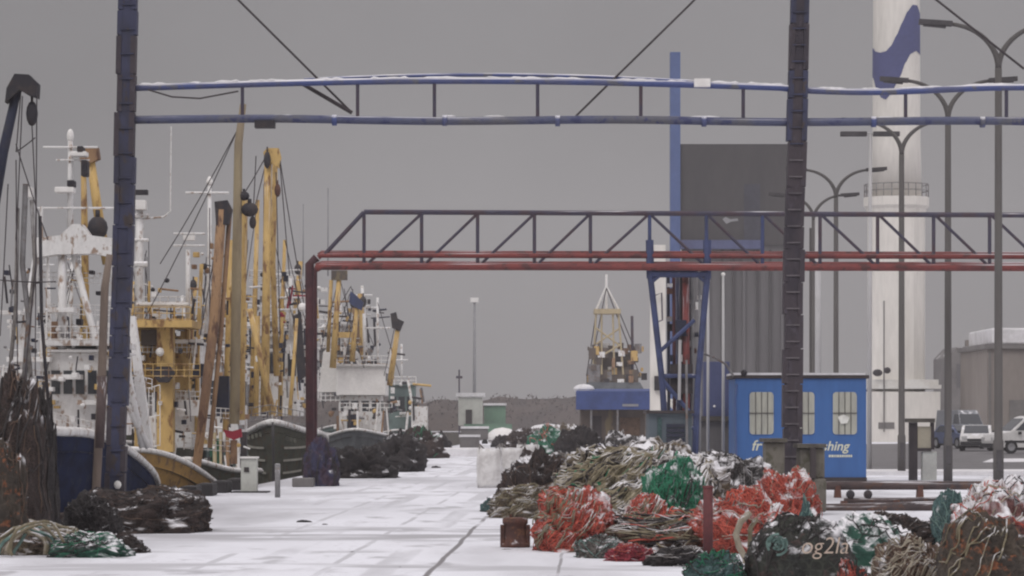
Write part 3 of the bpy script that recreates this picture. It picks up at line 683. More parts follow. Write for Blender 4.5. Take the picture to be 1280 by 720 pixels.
def saloon(label, loc, rz, m):
    r_, lf, hf = vehicle('parked_car', label, loc, rz, 4.2, 1.7, SAL, [[(.92, .98), (.3, 1.34), (-.25, 1.36), (-.25, .98)], [(-.33, .98), (-.33, 1.36), (-.92, 1.35), (-1.45, .98)]], (1.35, -1.3), m)
    g = MB(); g.add([(1.08, -.68, .985), (1.08, .68, .985), (.4, .62, 1.4), (.4, -.62, 1.4)], [(0, 1, 2, 3)]); lf(g, 'windscreen', 'glass', r_)
    g = MB(); g.add([(-1.6, -.66, 1.06), (-1.6, .66, 1.06), (-1.02, .62, 1.4), (-1.02, -.62, 1.4)], [(0, 1, 2, 3)]); lf(g, 'rear_window', 'glass', r_)
    lf(MB().box((2.2, 0, .62), (.03, .9, .14)), 'grille', 'black_trim', r_)
    r_['group'] = 'cars parked beyond the road'
    return r_
saloon('white car facing the camera beside the minivan nose', ((1221 - 640) / F * 176, 176, 0), R(-100), 'car_white')
saloon('dark blue car parked behind the second street lamp', ((1199 - 640) / F * 190, 190, 0), R(-70), 'car_blue')
TRK = [(-2.6, .4), (2.6, .4), (2.65, .9), (2.5, 1.25), (1.9, 1.4), (1.35, 2.25), (1.1, 2.4), (-2.6, 2.4)]
r_, lf, hf = vehicle('delivery_van', 'grey box van with snowy roof behind the dark blue car', ((1201 - 640) / F * 225, 225, .55), R(-75), 5.2, 1.9, TRK, [[(1.8, 1.45), (1.3, 2.1), (.7, 2.1), (.7, 1.45)]], (1.7, -1.7), 'car_grey', 'van')
g = MB(); g.add([(1.9, -.8, 1.43), (1.9, .8, 1.43), (1.38, .7, 2.2), (1.38, -.7, 2.2)], [(0, 1, 2, 3)]); lf(g, 'windscreen', 'glass', r_)
r_.location.z = 0

# ------------------------------------------------------------------ buildings at right
Yb = 235.0
bd = thing('warehouse', 'brown flat-roofed warehouse with snowy roof edge behind the minivan', 'warehouse', ((1300 - 640) / F * Yb, Yb, 0))
MB().pbox(1234, 436, 1460, 556, Yb, 14).build('wall', 'wall_brown', bd)
MB().pbox(1231, 430, 1464, 435.8, Yb - .3, 14.6).build('eaves', 'wall_grey', bd)
MB().pbox(1240, 410, 1458, 429.8, Yb + .5, 12).build('roof', 'roof_snow', bd, bevel=.12)
MB().pbox(1262, 500, 1290, 556, Yb - .08, .07).build('loading_door', 'wall_grey', bd)
MB().pbox(1236, 440, 1239, 556, Yb - .12, .1).build('downpipe', 'wall_grey', bd)
bh = thing('gabled_house', 'grey gabled house between the second lamp and the warehouse', 'house', ((1210 - 640) / F * 275, 275, 0))
MB().ppoly([(1184, 550), (1184, 447), (1196, 434), (1203, 440), (1212, 432), (1233, 452), (1233, 550)], 275, 9).build('wall', 'wall_grey', bh)
for x in (1196, 1207, 1219): MB().pbox(x, 455, x + 5, 484, 274.9, .08).build('window', 'slab_light' if x != 1207 else 'glass', bh)
MB().pbox(1208, 425, 1213, 440, 277, 1).build('chimney', 'wall_brown', bh)
bh2 = thing('tall_shed', 'narrow pale grey shed leaning against the warehouse end wall', 'shed', ((1226 - 640) / F * 255, 255, 0))
MB().ppoly([(1216, 550), (1216, 450), (1232, 425), (1236, 425), (1236, 550)], 255, 4).build('wall', 'pale_pole', bh2)
MB().pbox(1221, 470, 1229, 486, 254.9, .08).build('window', 'slab_grey', bh2)
hs = thing('storage_building', 'long low grey storage building beyond the quay left of the lighthouse', 'building', ((1060 - 640) / F * 380, 380, 0))
MB().pbox(985, 480, 1090, 542, 380, 10).build('wall', 'wall_grey', hs)
MB().pbox(983, 474, 1092, 479.8, 379.5, 11).build('roof', 'roof_snow', hs)

# bin stand, cabinet, rails
Yv = 90.0
bs_ = thing('litter_stand', 'dark steel litter stand with flat top and beige insert between two lamps', 'litter bin', G(1150, 601))
MB().pbox(1135, 523, 1169, 528, Yv - .1, .8).build('top', 'stone_dark', bs_)
MB().pbox(1137, 528.1, 1147, 600.5, Yv, .25).build('leg', 'dark_frame', bs_)
MB().pbox(1164, 528.1, 1168, 562, Yv, .25).build('side', 'dark_frame', bs_)
MB().pbox(1147.2, 533, 1163.8, 560, Yv + .03, .3).build('insert', 'beige', bs_)
MB().pbox(1147, 560.2, 1164, 564, Yv, .4).build('bottom', 'dark_frame', bs_)
wc = MB().pbox(1153, 564.5, 1171, 601, Yv + .05, .35)
wc = solo(wc, 'utility_box', 'pale_box', 'pale grey-white utility box under the dark litter stand', 'utility box', G(1162, 601), bevel=.015)
Yq = 70.0
for (x0, y0, x1, y1, r, Y, lb) in ((1033, 607, 1500, 605, 5.5, 70, 'long brown trawl beam lying behind the nets, farthest of three'), (985, 638, 1190, 633, 7.5, 60, 'thick rusty trawl beam right of the red nets'), (1055, 626, 1185, 624, 3.4, 64, 'thin dark trawl beam between the two thicker ones')):
    o = thing('trawl_beam', lb, 'trawl beam', ((x0 + x1) / 2 / F * 0 + ((x0 + x1) / 2 - 640) / F * Y, Y, 0), 'trawl beams lying on the quay')
    MB().pt([(x0, y0), ((x0 + x1) / 2, (y0 + y1) / 2 + .6), (x1, y1)], r, Y, 10).build('beam', 'pipe_brown', o, True)
    for t in ((.0, .5, 1.0) if x1 < 1400 else (.03, .25, .45)):
        x = x0 + (x1 - x0) * t; pz = P(x, y0 + (y1 - y0) * t, Y)
        MB().box((pz.x, Y, pz.z / 2), (.14, .3, pz.z), taper=.8).build('shoe', 'rust', o)
    if x1 < 1400:
        for x in (x0 + 8, x0 + 30): MB().ball(P(x, y0 - 8, Y), .09).build('float', 'dark_gear', o)

# ------------------------------------------------------------------ boats
def hull(root, bow, hd, L_, B, zb, zm, zs, m, deck='deck', rail='white_boat', zk=-2.6, stripes=0, gr=.085, convex=False):
    hd = Vector((hd[0], hd[1], 0)).normalized(); sd = Vector((hd.y, -hd.x, 0)); bow = Vector((bow[0], bow[1], 0))
    def S(t, k, s):
        b = B / 2 * min(1, (t / .3)) ** .6 * (1 - .25 * max(0, (t - .75) / .25) ** 2)
        wl = B / 2 * .86 * min(1, (t / .42)) ** .9 * (1 - .3 * max(0, (t - .75) / .25) ** 2)
        half = wl + (b - wl) * k ** 1.3
        if t < .28: zt = zb + (zm - zb) * ((t / .28) ** 1.6 if convex else 1 - (1 - t / .28) ** 1.6)
        else: zt = zm + (zs - zm) * ((t - .28) / .72) ** 2
        z = zk + (zt - zk) * k
        rake = (1 - k) * 1.5 * max(0, 1 - t / .3)
        return bow + hd * (L_ * t + rake) + sd * (s * half) + Vector((0, 0, z))
    n = 28; kk = 6; ts = [(i / n) ** 1.35 for i in range(n + 1)]
    mb = MB()
    for s in (-1, 1):
        o = len(mb.v)
        for t in ts:
            for k in range(kk + 1): mb.v.append(S(t, k / kk, s))
        for i in range(n):
            for k in range(kk): mb.f.append((o + i * (kk + 1) + k, o + i * (kk + 1) + k + 1, o + (i + 1) * (kk + 1) + k + 1, o + (i + 1) * (kk + 1) + k))
    o1, o2 = 0, (n + 1) * (kk + 1); e = n * (kk + 1)
    for k in range(kk): mb.f.append((o1 + e + k, o1 + e + k + 1, o2 + e + k + 1, o2 + e + k))
    ho = mb.build('hull', m, root, True)
    dk = MB(); vs = []
    for t in ts[1:]:
        for s in (-1, 1): p = S(t, 1, s); vs.append(p + Vector((0, 0, -.35)) - sd * (s * .03))
    dk.add(vs, [(2 * i, 2 * i + 1, 2 * i + 3, 2 * i + 2) for i in range(n - 1)]); dk.build('deck', deck, root)
    gw = MB()
    for s in (-1, 1): gw.tube([S(t, 1, s) for t in ts], gr, 6)
    gw.build('gunwale', rail, root, True)
    for j in range(stripes):
        sp = MB(); k0 = .82 - .10 * j
        for s in (-1, 1):
            q = [S(.035 + .26 * i / 9, k0 + .01 * i, s) + sd * s * .05 - hd * .07 for i in range(10)]
            o = len(sp.v)
            for p in q: sp.v += [p, p - Vector((0, 0, .085))]
            for i in range(9): sp.f.append((o + 2 * i, o + 2 * i + 1, o + 2 * i + 3, o + 2 * i + 2))
        sp.build('stripe', 'stripe', ho)
    return S, hd, sd
def rails(root, segs, Y, m='white_boat', h=10, step=9, depth=2.0, r=.55):
    for (x0, y0, x1, y1) in segs:
        k = max(2, int(abs(x1 - x0) / step))
        for dy in (0, depth):
            mb = MB()
            for j in range(3): mb.pt([(x0, y0 - h * j / 2, Y + dy), (x1, y1 - h * j / 2, Y + dy)], r, n=5)
            for i in range(k + 1):
                x = x0 + (x1 - x0) * i / k; y = y0 + (y1 - y0) * i / k; mb.pt([(x, y + 2, Y + dy), (x, y - h, Y + dy)], r, n=5)
            mb.build('railing', m, root)
def house(root, x0, y0, x1, y1, Y, d, m='white_boat', wins=4, roof=True, wy=(.22, .5)):
    w = MB().pbox(x0, y0, x1, y1, Y, d).build('wheelhouse', m, root, bevel=.03)
    hh = y1 - y0; ww = (x1 - x0)
    for i in range(wins):
        a = x0 + ww * (i + .14) / wins; b = x0 + ww * (i + .86) / wins
        MB().pbox(a, y0 + hh * wy[0], b, y0 + hh * wy[1], Y - .03, .025).build('window', 'glass', w)
    for i in range(3):
        a = Y + d * (i + .15) / 3; b = Y + d * (i + .85) / 3; X = P(x1, 0, Y).x + .015; zt = P(0, y0 + hh * wy[0], Y).z; zl = P(0, y0 + hh * wy[1], Y).z
        MB().box((X, (a + b) / 2, (zt + zl) / 2), (.025, b - a, zt - zl)).build('window', 'glass', w)
    if roof: MB().pbox(x0 - 2, y0 - 3, x1 + 2, y0 - .1, Y - .2, d + .4).build('wheelhouse_roof', m, w)
    return w
def mast(root, pts, rp, Y, m='white_boat', bars=(), name='mast', n=8):
    o = MB().pt(pts, rp, Y, n).build(name, m, root, True)
    for (x0, x1, y, r) in bars: MB().pt([(x0, y), (x1, y)], r, Y - .08, 6).build('crossbar', m, o)
    return o
def block(root, x, y, Y, w=8, h=14, m='dark_gear'):
    mb = MB(); c = P(x, y, Y); s = Y / F
    mb.ball(c, 1, (w * s / 2, w * s / 2.4, h * s / 2)); mb.tube([c + Vector((0, 0, h * s * .4)), c + Vector((0, 0, h * s * .75))], w * s * .12, 6)
    return mb.build('block', m, root, True)
def wires(root, segs, Y, r=.55, m='cable', sag=.02):
    mb = MB()
    for (x0, y0, x1, y1) in segs:
        L2 = math.hypot(x1 - x0, y1 - y0)
        mb.pt([(x0 + (x1 - x0) * t, y0 + (y1 - y0) * t + L2 * sag * 4 * t * (1 - t), Y) for t in (0, .25, .5, .75, 1)], r, n=5)
    mb.build('rigging', m, root)
def fittings(root, x0, y0, x1, y1, Y, n, seed, d=2.5, pal=None, big=8):
    rn = random.Random(seed); pal = pal or ['white_boat', 'white_boat', 'white_boat', 'dark_gear', 'dark_gear', 'yellow', 'grey_steel', 'orange_rust', 'navy_gear']
    for i in range(int(n * 1.7)):
        x = rn.uniform(x0, x1); y = rn.uniform(y0, y1); yy = Y + rn.uniform(-.3, d); m = rn.choice(pal); k = rn.random(); w = rn.uniform(3, big)
        if k < .35: MB().pbox(x, y, x + w, y + rn.uniform(3, big), yy, .3).build('locker', m, root, bevel=.01)
        elif k < .55: MB().ball(P(x, y, yy), w * .45 / F * Y, (1, 1, rn.uniform(.8, 1.3))).build('lamp', m, root, True)
        elif k < .8: MB().pt([(x, y), (x + rn.uniform(-4, 4), y + rn.uniform(14, 42))], rn.uniform(.8, 1.9), yy, 6).build('stanchion', m, root)
        else: MB().pt([(x, y), (x + rn.uniform(8, 26), y + rn.uniform(-3, 3))], rn.uniform(.7, 1.7), yy, 6).build('spar', m, root)

# --- A: blue trawler, nearest
ba = thing('fishing_trawler', 'dark blue-hulled trawler nearest the camera at the left quay edge', 'fishing boat', (-10.4, 48, -2.3), 'fishing boats moored along the quay')
hull(ba, (-9.95, 48.0), (.002, 1), 25, 4.6, 2.05, 1.5, -.25, 'blue_hull', zk=-2.5)
YA = 62.0
house(ba, 62, 440, 138, 545, YA, 3.5, wins=5)
MB().pbox(58, 425, 143, 432, YA - .3, 3.6).build('bridge_deck', 'white_boat', ba)
rails(ba, [(45, 424, 145, 424), (60, 530, 150, 552)], YA - .4, h=16)
gt = MB().ppoly([(43, 322), (45, 297), (75, 294), (90, 280), (102, 280), (112, 294), (143, 298), (145, 323), (118, 317), (70, 318)], YA - .2, .5).build('gantry_beam', 'white_boat', ba)
for pts, r in (([(47, 318), (33, 400), (12, 540)], 5.5), ([(78, 318), (78, 440)], 5.5), ([(92, 318), (118, 420), (186, 560)], 4.2), ([(140, 320), (152, 420), (178, 560)], 4)):
    MB().pt(pts, r, YA, 8).build('gantry_leg', 'white_boat', ba, True)
mast(ba, [(88, 168), (88, 290)], [3, 4], YA + .4, bars=((54, 122, 184, 1.3), (45, 146, 260, 1.3), (70, 112, 200, 1.0)))
MB().ball(P(88, 170, YA + .4), .07, (1, 1, 2)).build('masthead_lamp', 'white', ba)
for x, y, w, h, m in ((80, 237, 24, 7, 'white'), (88, 229, 9, 8, 'dark_gear'), (98, 192, 20, 6, 'white'), (100, 187, 8, 9, 'dark_gear'), (105, 210, 8, 20, 'dark_gear'), (36, 240, 6, 14, 'white')):
    MB().pbox(x - w / 2, y - h / 2, x + w / 2, y + h / 2, YA + .2, .35).build('radar', m, ba, bevel=.02)
bm_ = MB().pt([(-8, 260), (4, 190), (23, 105)], [7, 6.5, 5.5], 57, 8).build('derrick_boom', 'navy_gear', ba, True)
MB().ppoly([(16, 120), (6, 128), (8, 110), (18, 92), (36, 93), (47, 104), (46, 122), (34, 118), (24, 112)], 56.8, .35).build('boom_head', 'dark_gear', bm_)
block(ba, 40, 142, 57, 15, 32)
wires(ba, [(26, 115, 20, 190), (28, 120, 20, 300), (40, 158, 45, 260), (46, 110, 45, 300), (20, 190, 44, 172), (45, 260, 44, 470), (20, 200, 22, 470), (10, 230, 0, 420), (60, 300, 20, 180), (0, 350, 70, 352), (45, 322, 30, 480)], 57.5, .8)
for pts, r, m in (([(32, 230), (28, 330), (36, 400), (30, 480)], 3.6, 'grey_steel'), ([(40, 250), (44, 330), (34, 420), (40, 490)], 3, 'rope_grey'), ([(50, 270), (52, 400), (60, 500)], 2.2, 'dark_gear'), ([(22, 260), (20, 380), (12, 470)], 2.6, 'rope_grey')):
    MB().pt(pts, r, 57.6, 7).build('hose', m, ba, True)
MB().pt([(70, 402), (70, 455)], 6, YA + 1, 8).build('funnel', 'orange_rust', ba, True)
fittings(ba, 4, 330, 140, 440, YA, 26, 21); fittings(ba, 55, 440, 150, 530, YA - .6, 30, 22, d=1); fittings(ba, 0, 330, 60, 480, 58, 16, 27, d=2)
rails(ba, [(45, 352, 140, 354), (0, 470, 60, 476), (62, 392, 140, 394), (118, 470, 190, 486)], YA + .3, h=12, step=7, depth=1.2)
for x0, y0, x1, y1 in ((8, 446, 62, 452), (60, 384, 92, 390), (96, 500, 140, 506), (58, 468, 100, 474), (0, 388, 26, 393)): MB().pbox(x0, y0, x1, y1, YA - .5, .5).build('walkway', 'white_boat', ba)
MB().pt([(52, 258), (52, 470)], 2, YA, 6).build('stanchion', 'white_boat', ba); MB().pt([(60, 300), (58, 430)], 1.6, YA, 6).build('stanchion', 'white_boat', ba)
MB().ppoly([(160, 395), (168, 395), (190, 560), (176, 560)], 66, .3).build('gangway_sheet', 'white_boat', ba)

# --- B: ochre-yellow trawler
bb_ = thing('fishing_trawler', 'ochre-yellow hulled trawler with yellow gantry platform behind the left portal post', 'fishing boat', (-10.2, 80, -2.3), 'fishing boats moored along the quay')
hull(bb_, (-9.0, 74.2), (.022, 1), 20, 3.4, 1.02, .02, -.5, 'ochre', zk=-2.5, rail='white_boat', gr=.07, convex=True)
YB = 86.0
MB().pbox(196, 405, 216, 565, YB, .6).build('gantry_column', 'yellow', bb_); MB().pbox(168, 405, 178, 560, YB + 1.5, .6).build('gantry_column', 'yellow', bb_); MB().pbox(226, 405, 236, 470, YB + 1.5, .5).build('gantry_column', 'yellow', bb_)
MB().pbox(158, 400, 240, 409, YB - .5, 2.6).build('platform', 'yellow', bb_); MB().pbox(172, 420, 236, 490, YB + 2.2, 2).build('engine_casing', 'yellow', bb_)
rails(bb_, [(160, 399, 238, 399), (162, 470, 250, 470)], YB - .4, 'yellow', h=15); rails(bb_, [(170, 384, 250, 384), (230, 560, 300, 565)], YB + 2.5, h=13)
house(bb_, 215, 430, 250, 540, YB + 3, 3, wins=3)
mast(bb_, [(175, 250), (173, 400)], [4.5, 6], YB + 1, bars=((168, 186, 270, 3), (168, 184, 330, 3.5), (166, 186, 300, 2)))
MB().pbox(167, 237, 184, 243, YB + .6, .3).build('radar', 'dark_gear', bb_); MB().pbox(167, 250, 182, 262, YB + .6, .4).build('radar', 'white', bb_, bevel=.02)
MB().pt([(176, 274), (205, 271), (213, 264), (214, 158)], [1.4, 1.3, 1, .7], YB + 1, 6).build('aerial', 'white_boat', bb_)
mast(bb_, [(262, 228), (262, 330), (258, 420)], [2.4, 2.8, 3], YB + 4, bars=((232, 286, 241, 1.5),))
MB().lathe(P(262, 232, YB + 4), [(.03, 0), (.09, .03), (.1, .12), (.03, .26)], 10).build('masthead_lamp', 'white', bb_, True)
mast(bb_, [(235, 312), (235, 400)], 2.8, YB + 2, bars=((217, 256, 292, 1.3), (217, 256, 307, 1.3)))
MB().pbox(229, 294, 243, 300, YB + 1.9, .3).build('radar', 'white', bb_)
mast(bb_, [(304, 130), (298, 180), (296, 330), (293, 530)], [4, 5.2, 6, 6.4], YB, 'olive_pole', name='derrick_boom')
rb_ = mast(bb_, [(277, 262), (268, 400), (243, 606)], [6, 6.5, 5.5], YB - 1, 'orange_rust', name='outrigger_boom'); mast(bb_, [(287, 268), (276, 420), (262, 560)], [3, 3, 3], YB - .8, 'orange_rust', name='outrigger_boom')
MB().ppoly([(268, 252), (284, 250), (290, 262), (286, 280), (270, 282)], YB - 1.1, .3).build('boom_head', 'dark_gear', rb_)
mast(bb_, [(306, 250), (302, 400), (301, 525)], [4, 5, 5.4], YB + .6, 'yellow', name='outrigger_boom')
for x, y, w, h in ((312, 262, 22, 18), (305, 245, 14, 12), (316, 278, 9, 16)): block(bb_, x, y, YB, w, h)
MB().ball(P(200, 440, YB - .2), .11, (1, 1, 1.1)).build('deck_light', 'white', bb_)
MB().ppoly([(188, 465), (196, 458), (212, 458), (218, 466), (210, 478), (198, 478)], YB - .4, .3).build('bracket', 'dark_gear', bb_)
rails(bb_, [(186, 560, 200, 556)], YB - 1, h=75, step=5, depth=.3)
ya = mast(bb_, [(112, 190), (122, 262), (134, 330)], [5, 6, 6], YB + 2, 'yellow', name='derrick_boom'); mast(bb_, [(104, 192), (106, 300), (108, 490)], [3, 4.5, 5], YB + 2.4, 'yellow', name='mast')
MB().ppoly([(98, 188), (110, 182), (122, 184), (124, 198), (112, 204), (100, 202)], YB + 1.8, .4).build('boom_head', 'orange_rust', ya)
block(bb_, 122, 285, YB + 1.8, 26, 30)
wires(bb_, [(298, 160, 200, 330), (298, 160, 180, 400), (262, 260, 262, 400), (277, 262, 250, 420), (284, 262, 262, 350), (320, 195, 317, 255), (300, 250, 330, 200)], YB + .5, .7)
fittings(bb_, 165, 350, 290, 400, YB + .5, 22, 31); fittings(bb_, 165, 410, 300, 560, YB, 42, 32); fittings(bb_, 120, 400, 165, 540, YB, 14, 33)
rails(bb_, [(166, 440, 246, 440), (214, 500, 256, 502), (246, 520, 300, 524), (110, 470, 160, 472)], YB + .8, h=12, step=6, depth=1.0)
for x0, y0, x1, y1, m in ((170, 378, 236, 382, 'white_boat'), (216, 424, 252, 429, 'white_boat'), (222, 500, 256, 520, 'white_boat'), (172, 520, 196, 556, 'white_boat'), (240, 455, 262, 470, 'navy_gear'), (176, 412, 196, 432, 'stall_wall'), (200, 478, 222, 486, 'white_boat')): MB().pbox(x0, y0, x1, y1, YB + .6, .6).build('locker', m, bb_, bevel=.02)
fittings(bb_, 160, 360, 245, 470, YB + 1, 26, 34, pal=['yellow', 'yellow', 'ochre', 'dark_gear', 'orange_rust']); fittings(bb_, 236, 300, 300, 430, YB + 2, 18, 35, pal=['yellow', 'orange_rust', 'dark_gear', 'white_boat', 'dark_gear'])
MB().ppoly([(279, 537), (290, 539), (301, 536), (302, 546), (292, 550), (283, 546)], YB + 1, .3).build('life_bag', 'red_cloth', bb_)
MB().pbox(288, 550, 296, 580, YB + 1.2, .2).build('oilskin', 'orange_rust', bb_)
MB().pbox(270, 470, 286, 515, YB + 1.5, .3).build('net_bundle', 'navy_gear', bb_)

# --- F: low cutter between the ochre and the dark green trawlers
bf = thing('fishing_cutter', 'low dark cutter with white rails squeezed between the ochre and the dark green trawler', 'fishing boat', (-9.8, 104, -2.3), 'fishing boats moored along the quay')
YF2 = 108.0
hull(bf, (-9.95, 98), (.022, 1), 12, 2.6, .5, .1, -.1, 'green_hull', zk=-2.5)
house(bf, 246, 452, 300, 560, YF2 + 2, 3, wins=4); house(bf, 190, 470, 240, 560, YF2 + 5, 3, wins=3)
for x0, y0, x1, y1 in ((244, 452, 304, 452), (256, 588, 302, 592), (190, 468, 244, 468), (250, 500, 306, 500)): rails(bf, [(x0, y0, x1, y1)], YF2, h=15, step=6, depth=1.4)
for x, m in ((276, 'hazy_pale_yellow'), (284, 'orange_rust'), (297, 'white_boat'), (268, 'hazy_pale_yellow')): MB().pt([(x, 540), (x + 1, 604)], 2.6, YF2 - 1, 6).build('stanchion', m, bf)
MB().pbox(262, 548, 276, 590, YF2 - .6, .4).build('net_bundle', 'net_green', bf, bevel=.03); MB().pbox(300, 540, 308, 600, YF2 - .5, .4).build('net_bundle', 'dark_gear', bf)
mast(bf, [(283, 330), (284, 452)], 2.4, YF2 + 3, bars=((270, 298, 352, 1.2), (272, 296, 372, 1.2)))
fittings(bf, 240, 380, 306, 450, YF2, 16, 71); fittings(bf, 246, 450, 306, 600, YF2 - 1, 46, 72, d=1); fittings(bf, 190, 460, 246, 560, YF2 + 3, 14, 73)
wires(bf, [(283, 335, 250, 450), (283, 335, 306, 500), (262, 380, 300, 540)], YF2, .6)

# --- C: dark green trawler, bow on
bc_ = thing('fishing_trawler', 'dark green trawler seen bow-on with pale stripes and raised yellow booms', 'fishing boat', (-9.3, 122, -2.3), 'fishing boats moored along the quay')
YC = 122.0
Sf, hd, sd = hull(bc_, ((341 - 640) / F * YC, YC), (-.02, 1), 20, 2.9, 1.62, 1.2, .6, 'green_hull', zk=-3.3, stripes=3, gr=.13)
MB().tube([Sf(0, k / 6, 1) - hd * .03 for k in range(7)], .06, 6).build('stem', 'slab_grey', bc_, True)
YC2 = 127.0
for x0, s_ in ((352, 1), (309, -1)):
    for k in range(4): MB().ppoly([(x0 + 5 * k, 544 + s_ * k * 1.2), (x0 + 5 * k + 3, 544.5 + s_ * k * 1.2), (x0 + 5 * k + 3, 550 + s_ * k * 1.2), (x0 + 5 * k, 549 + s_ * k * 1.2)], YC + .9, .02).build('worn_mark', 'letter_dim', bc_)
house(bc_, 315, 420, 372, 520, YC2 + 4, 4, wins=4)
bo = mast(bc_, [(335, 195), (333, 350), (331, 515)], [4.6, 5, 5.6], YC2, 'yellow', name='outrigger_boom'); bo2 = mast(bc_, [(344, 192), (341, 330), (346, 470)], [3.4, 3.4, 4], YC2 + .8, 'yellow', name='outrigger_boom')
MB().ppoly([(329, 190), (334, 185), (348, 185), (351, 196), (348, 210), (340, 204), (332, 206)], YC2 - .2, .5).build('boom_head', 'yellow', bo)
block(bc_, 347, 238, YC2 - .2, 8, 17, 'rust'); block(bc_, 334, 200, YC2 - .3, 9, 22)
mast(bc_, [(312, 386), (326, 450), (341, 518)], [3.4, 4, 4.6], YC2 - 2, 'yellow', name='spar'); mast(bc_, [(303, 385), (301, 520)], 6, YC2 + 1, 'yellow', name='gallows'); mast(bc_, [(322, 395), (320, 520)], 3.4, YC2 + 1, 'yellow', name='gallows')
mast(bc_, [(371, 398), (366, 470), (362, 520)], [2, 2.4, 2.6], YC2 - 1, 'yellow', name='spar')
rails(bc_, [(303, 528, 338, 522), (338, 522, 384, 532)], YC + .8, 'grey_steel', h=16, depth=.4); rails(bc_, [(305, 420, 380, 420)], YC2 + 3, h=15); rails(bc_, [(312, 350, 376, 350)], YC2 + 4, h=12)
mast(bc_, [(363, 348), (364, 420)], 2.4, YC2 + 3, bars=((345, 382, 372, 1.2), (348, 380, 387, 1.2)))
mast(bc_, [(322, 250), (318, 400), (314, 520)], [2.6, 3.2, 3.6], YC2 + 3, 'yellow', name='spar'); mast(bc_, [(356, 300), (352, 420), (350, 520)], [2.2, 2.6, 3], YC2 + 3, 'yellow', name='spar'); mast(bb_, [(288, 300), (285, 420), (282, 540)], [3, 3.6, 4], YB + 2, 'yellow', name='derrick_boom'); mast(bb_, [(252, 330), (247, 440), (246, 540)], [2.4, 2.8, 3], YB + 3, 'yellow', name='derrick_boom')
wires(bc_, [(310, 300, 300, 420), (356, 300, 384, 410), (322, 250, 300, 400), (288, 300, 240, 410), (333, 260, 372, 420)], YC2 + 1, .55)
wires(bc_, [(335, 192, 318, 260), (350, 205, 362, 345), (345, 215, 350, 420), (338, 200, 330, 290), (330, 230, 328, 500), (350, 200, 380, 380)], YC2, .7)
fittings(bc_, 298, 330, 384, 420, YC2 + 2, 26, 41); fittings(bc_, 350, 330, 384, 420, YC2 + 1, 16, 43, pal=['dark_gear', 'navy_gear', 'white_boat', 'red_cloth']); fittings(bc_, 300, 425, 384, 515, YC2, 34, 42)
MB().ball(P(378, 384, YC2), .18).build('buoy', 'white', bc_); MB().ppoly([(366, 395), (376, 390), (382, 470), (372, 478)], YC2 + .5, .3).build('net_bundle', 'dark_gear', bc_)
mast(bc_, [(410, 235), (410, 345)], .8, YC2 + 8, 'pale_pole', name='aerial'); mast(bc_, [(379, 255), (379, 345)], .7, YC2 + 6, 'pale_pole', name='aerial')

def back_boat(label, x0, x1, ybase, ytop, Y, hm, seed, mm):
    rn = random.Random(seed); xm = (x0 + x1) / 2
    wk = 'grey_steel' if seed > 90 else 'white_boat'
    o = thing('fishing_trawler', label, 'fishing boat', ((xm - 640) / F * Y, Y, -2.3), 'fishing boats moored along the quay')
    hull(o, ((xm - 640) / F * Y, Y - 4), (0, 1), 20, (x1 - x0) / F * Y * .95, 1.3, .9, .7, hm, zk=-2.8)
    house(o, x0 + 6, ybase - 62, x1 - 8, ybase, Y + 3, 4, wk, wins=5); house(o, x0 + 16, ybase - 92, x1 - 16, ybase - 66, Y + 4, 3, wins=4)
    for k, yy in enumerate((ybase, ybase - 24, ybase - 66, ybase - 95)): rails(o, [(x0 + 4 * k, yy, x1 - 4 * k, yy)], Y + .5 + .5 * k, rn.choice(['white_boat', 'yellow', 'white_boat']), h=11, step=6, depth=1.5)
    for k in range(4):
        x = rn.uniform(x0 + 5, x1 - 5); yt = rn.uniform(ytop, ytop + 70); m = rn.choice(mm); xe = x + rn.uniform(-10, 10)
        q = mast(o, [(x, yt), ((x + xe) / 2, (yt + ybase - 60) / 2), (xe, ybase - 30)], [1.8, 2.4, 2.8] if m == 'white_boat' else [3, 3.8, 4.2], Y + rn.uniform(.5, 4), m, bars=((x - 13, x + 13, yt + 12, 1.1), (x - 9, x + 9, yt + 26, 1.1)) if m == 'white_boat' else ())
        if m != 'white_boat': block(o, x + rn.uniform(-4, 4), yt + 10, Y, 9, 14)
    wires(o, [(xm + rn.uniform(-15, 15), ytop + rn.uniform(0, 50), rn.uniform(x0, x1), ybase - rn.uniform(20, 90)) for _ in range(7)], Y + 1, .55)
    fittings(o, x0, ybase - 130, x1, ybase - 60, Y + 1, 26, seed); fittings(o, x0, ybase - 62, x1, ybase + 8, Y, 26, seed + 1)
    return o
back_boat('white and yellow trawler of the second row behind the blue-hulled trawler', 44, 128, 512, 300, 112, 'grey_hull', 81, ['white_boat', 'yellow', 'white_boat'])
back_boat('crowded trawler of the second row seen between the yellow gantry and the tall booms', 222, 312, 500, 300, 150, 'teal_hull', 84, ['yellow', 'orange_rust', 'white_boat', 'yellow'])
back_boat('far trawler of the second row between the red bridge post and the white bridge', 388, 470, 500, 340, 262, 'teal_hull', 91, ['yellow', 'yellow', 'white_boat', 'orange_rust'])
back_boat('yellow-masted trawler of the second row behind the left portal post', 128, 216, 506, 296, 132, 'green_hull', 94, ['yellow', 'white_boat', 'yellow', 'yellow'])
back_boat('trawler of the second row behind the dark green bow', 318, 402, 498, 318, 185, 'grey_hull', 87, ['white_boat', 'yellow', 'white_boat'])

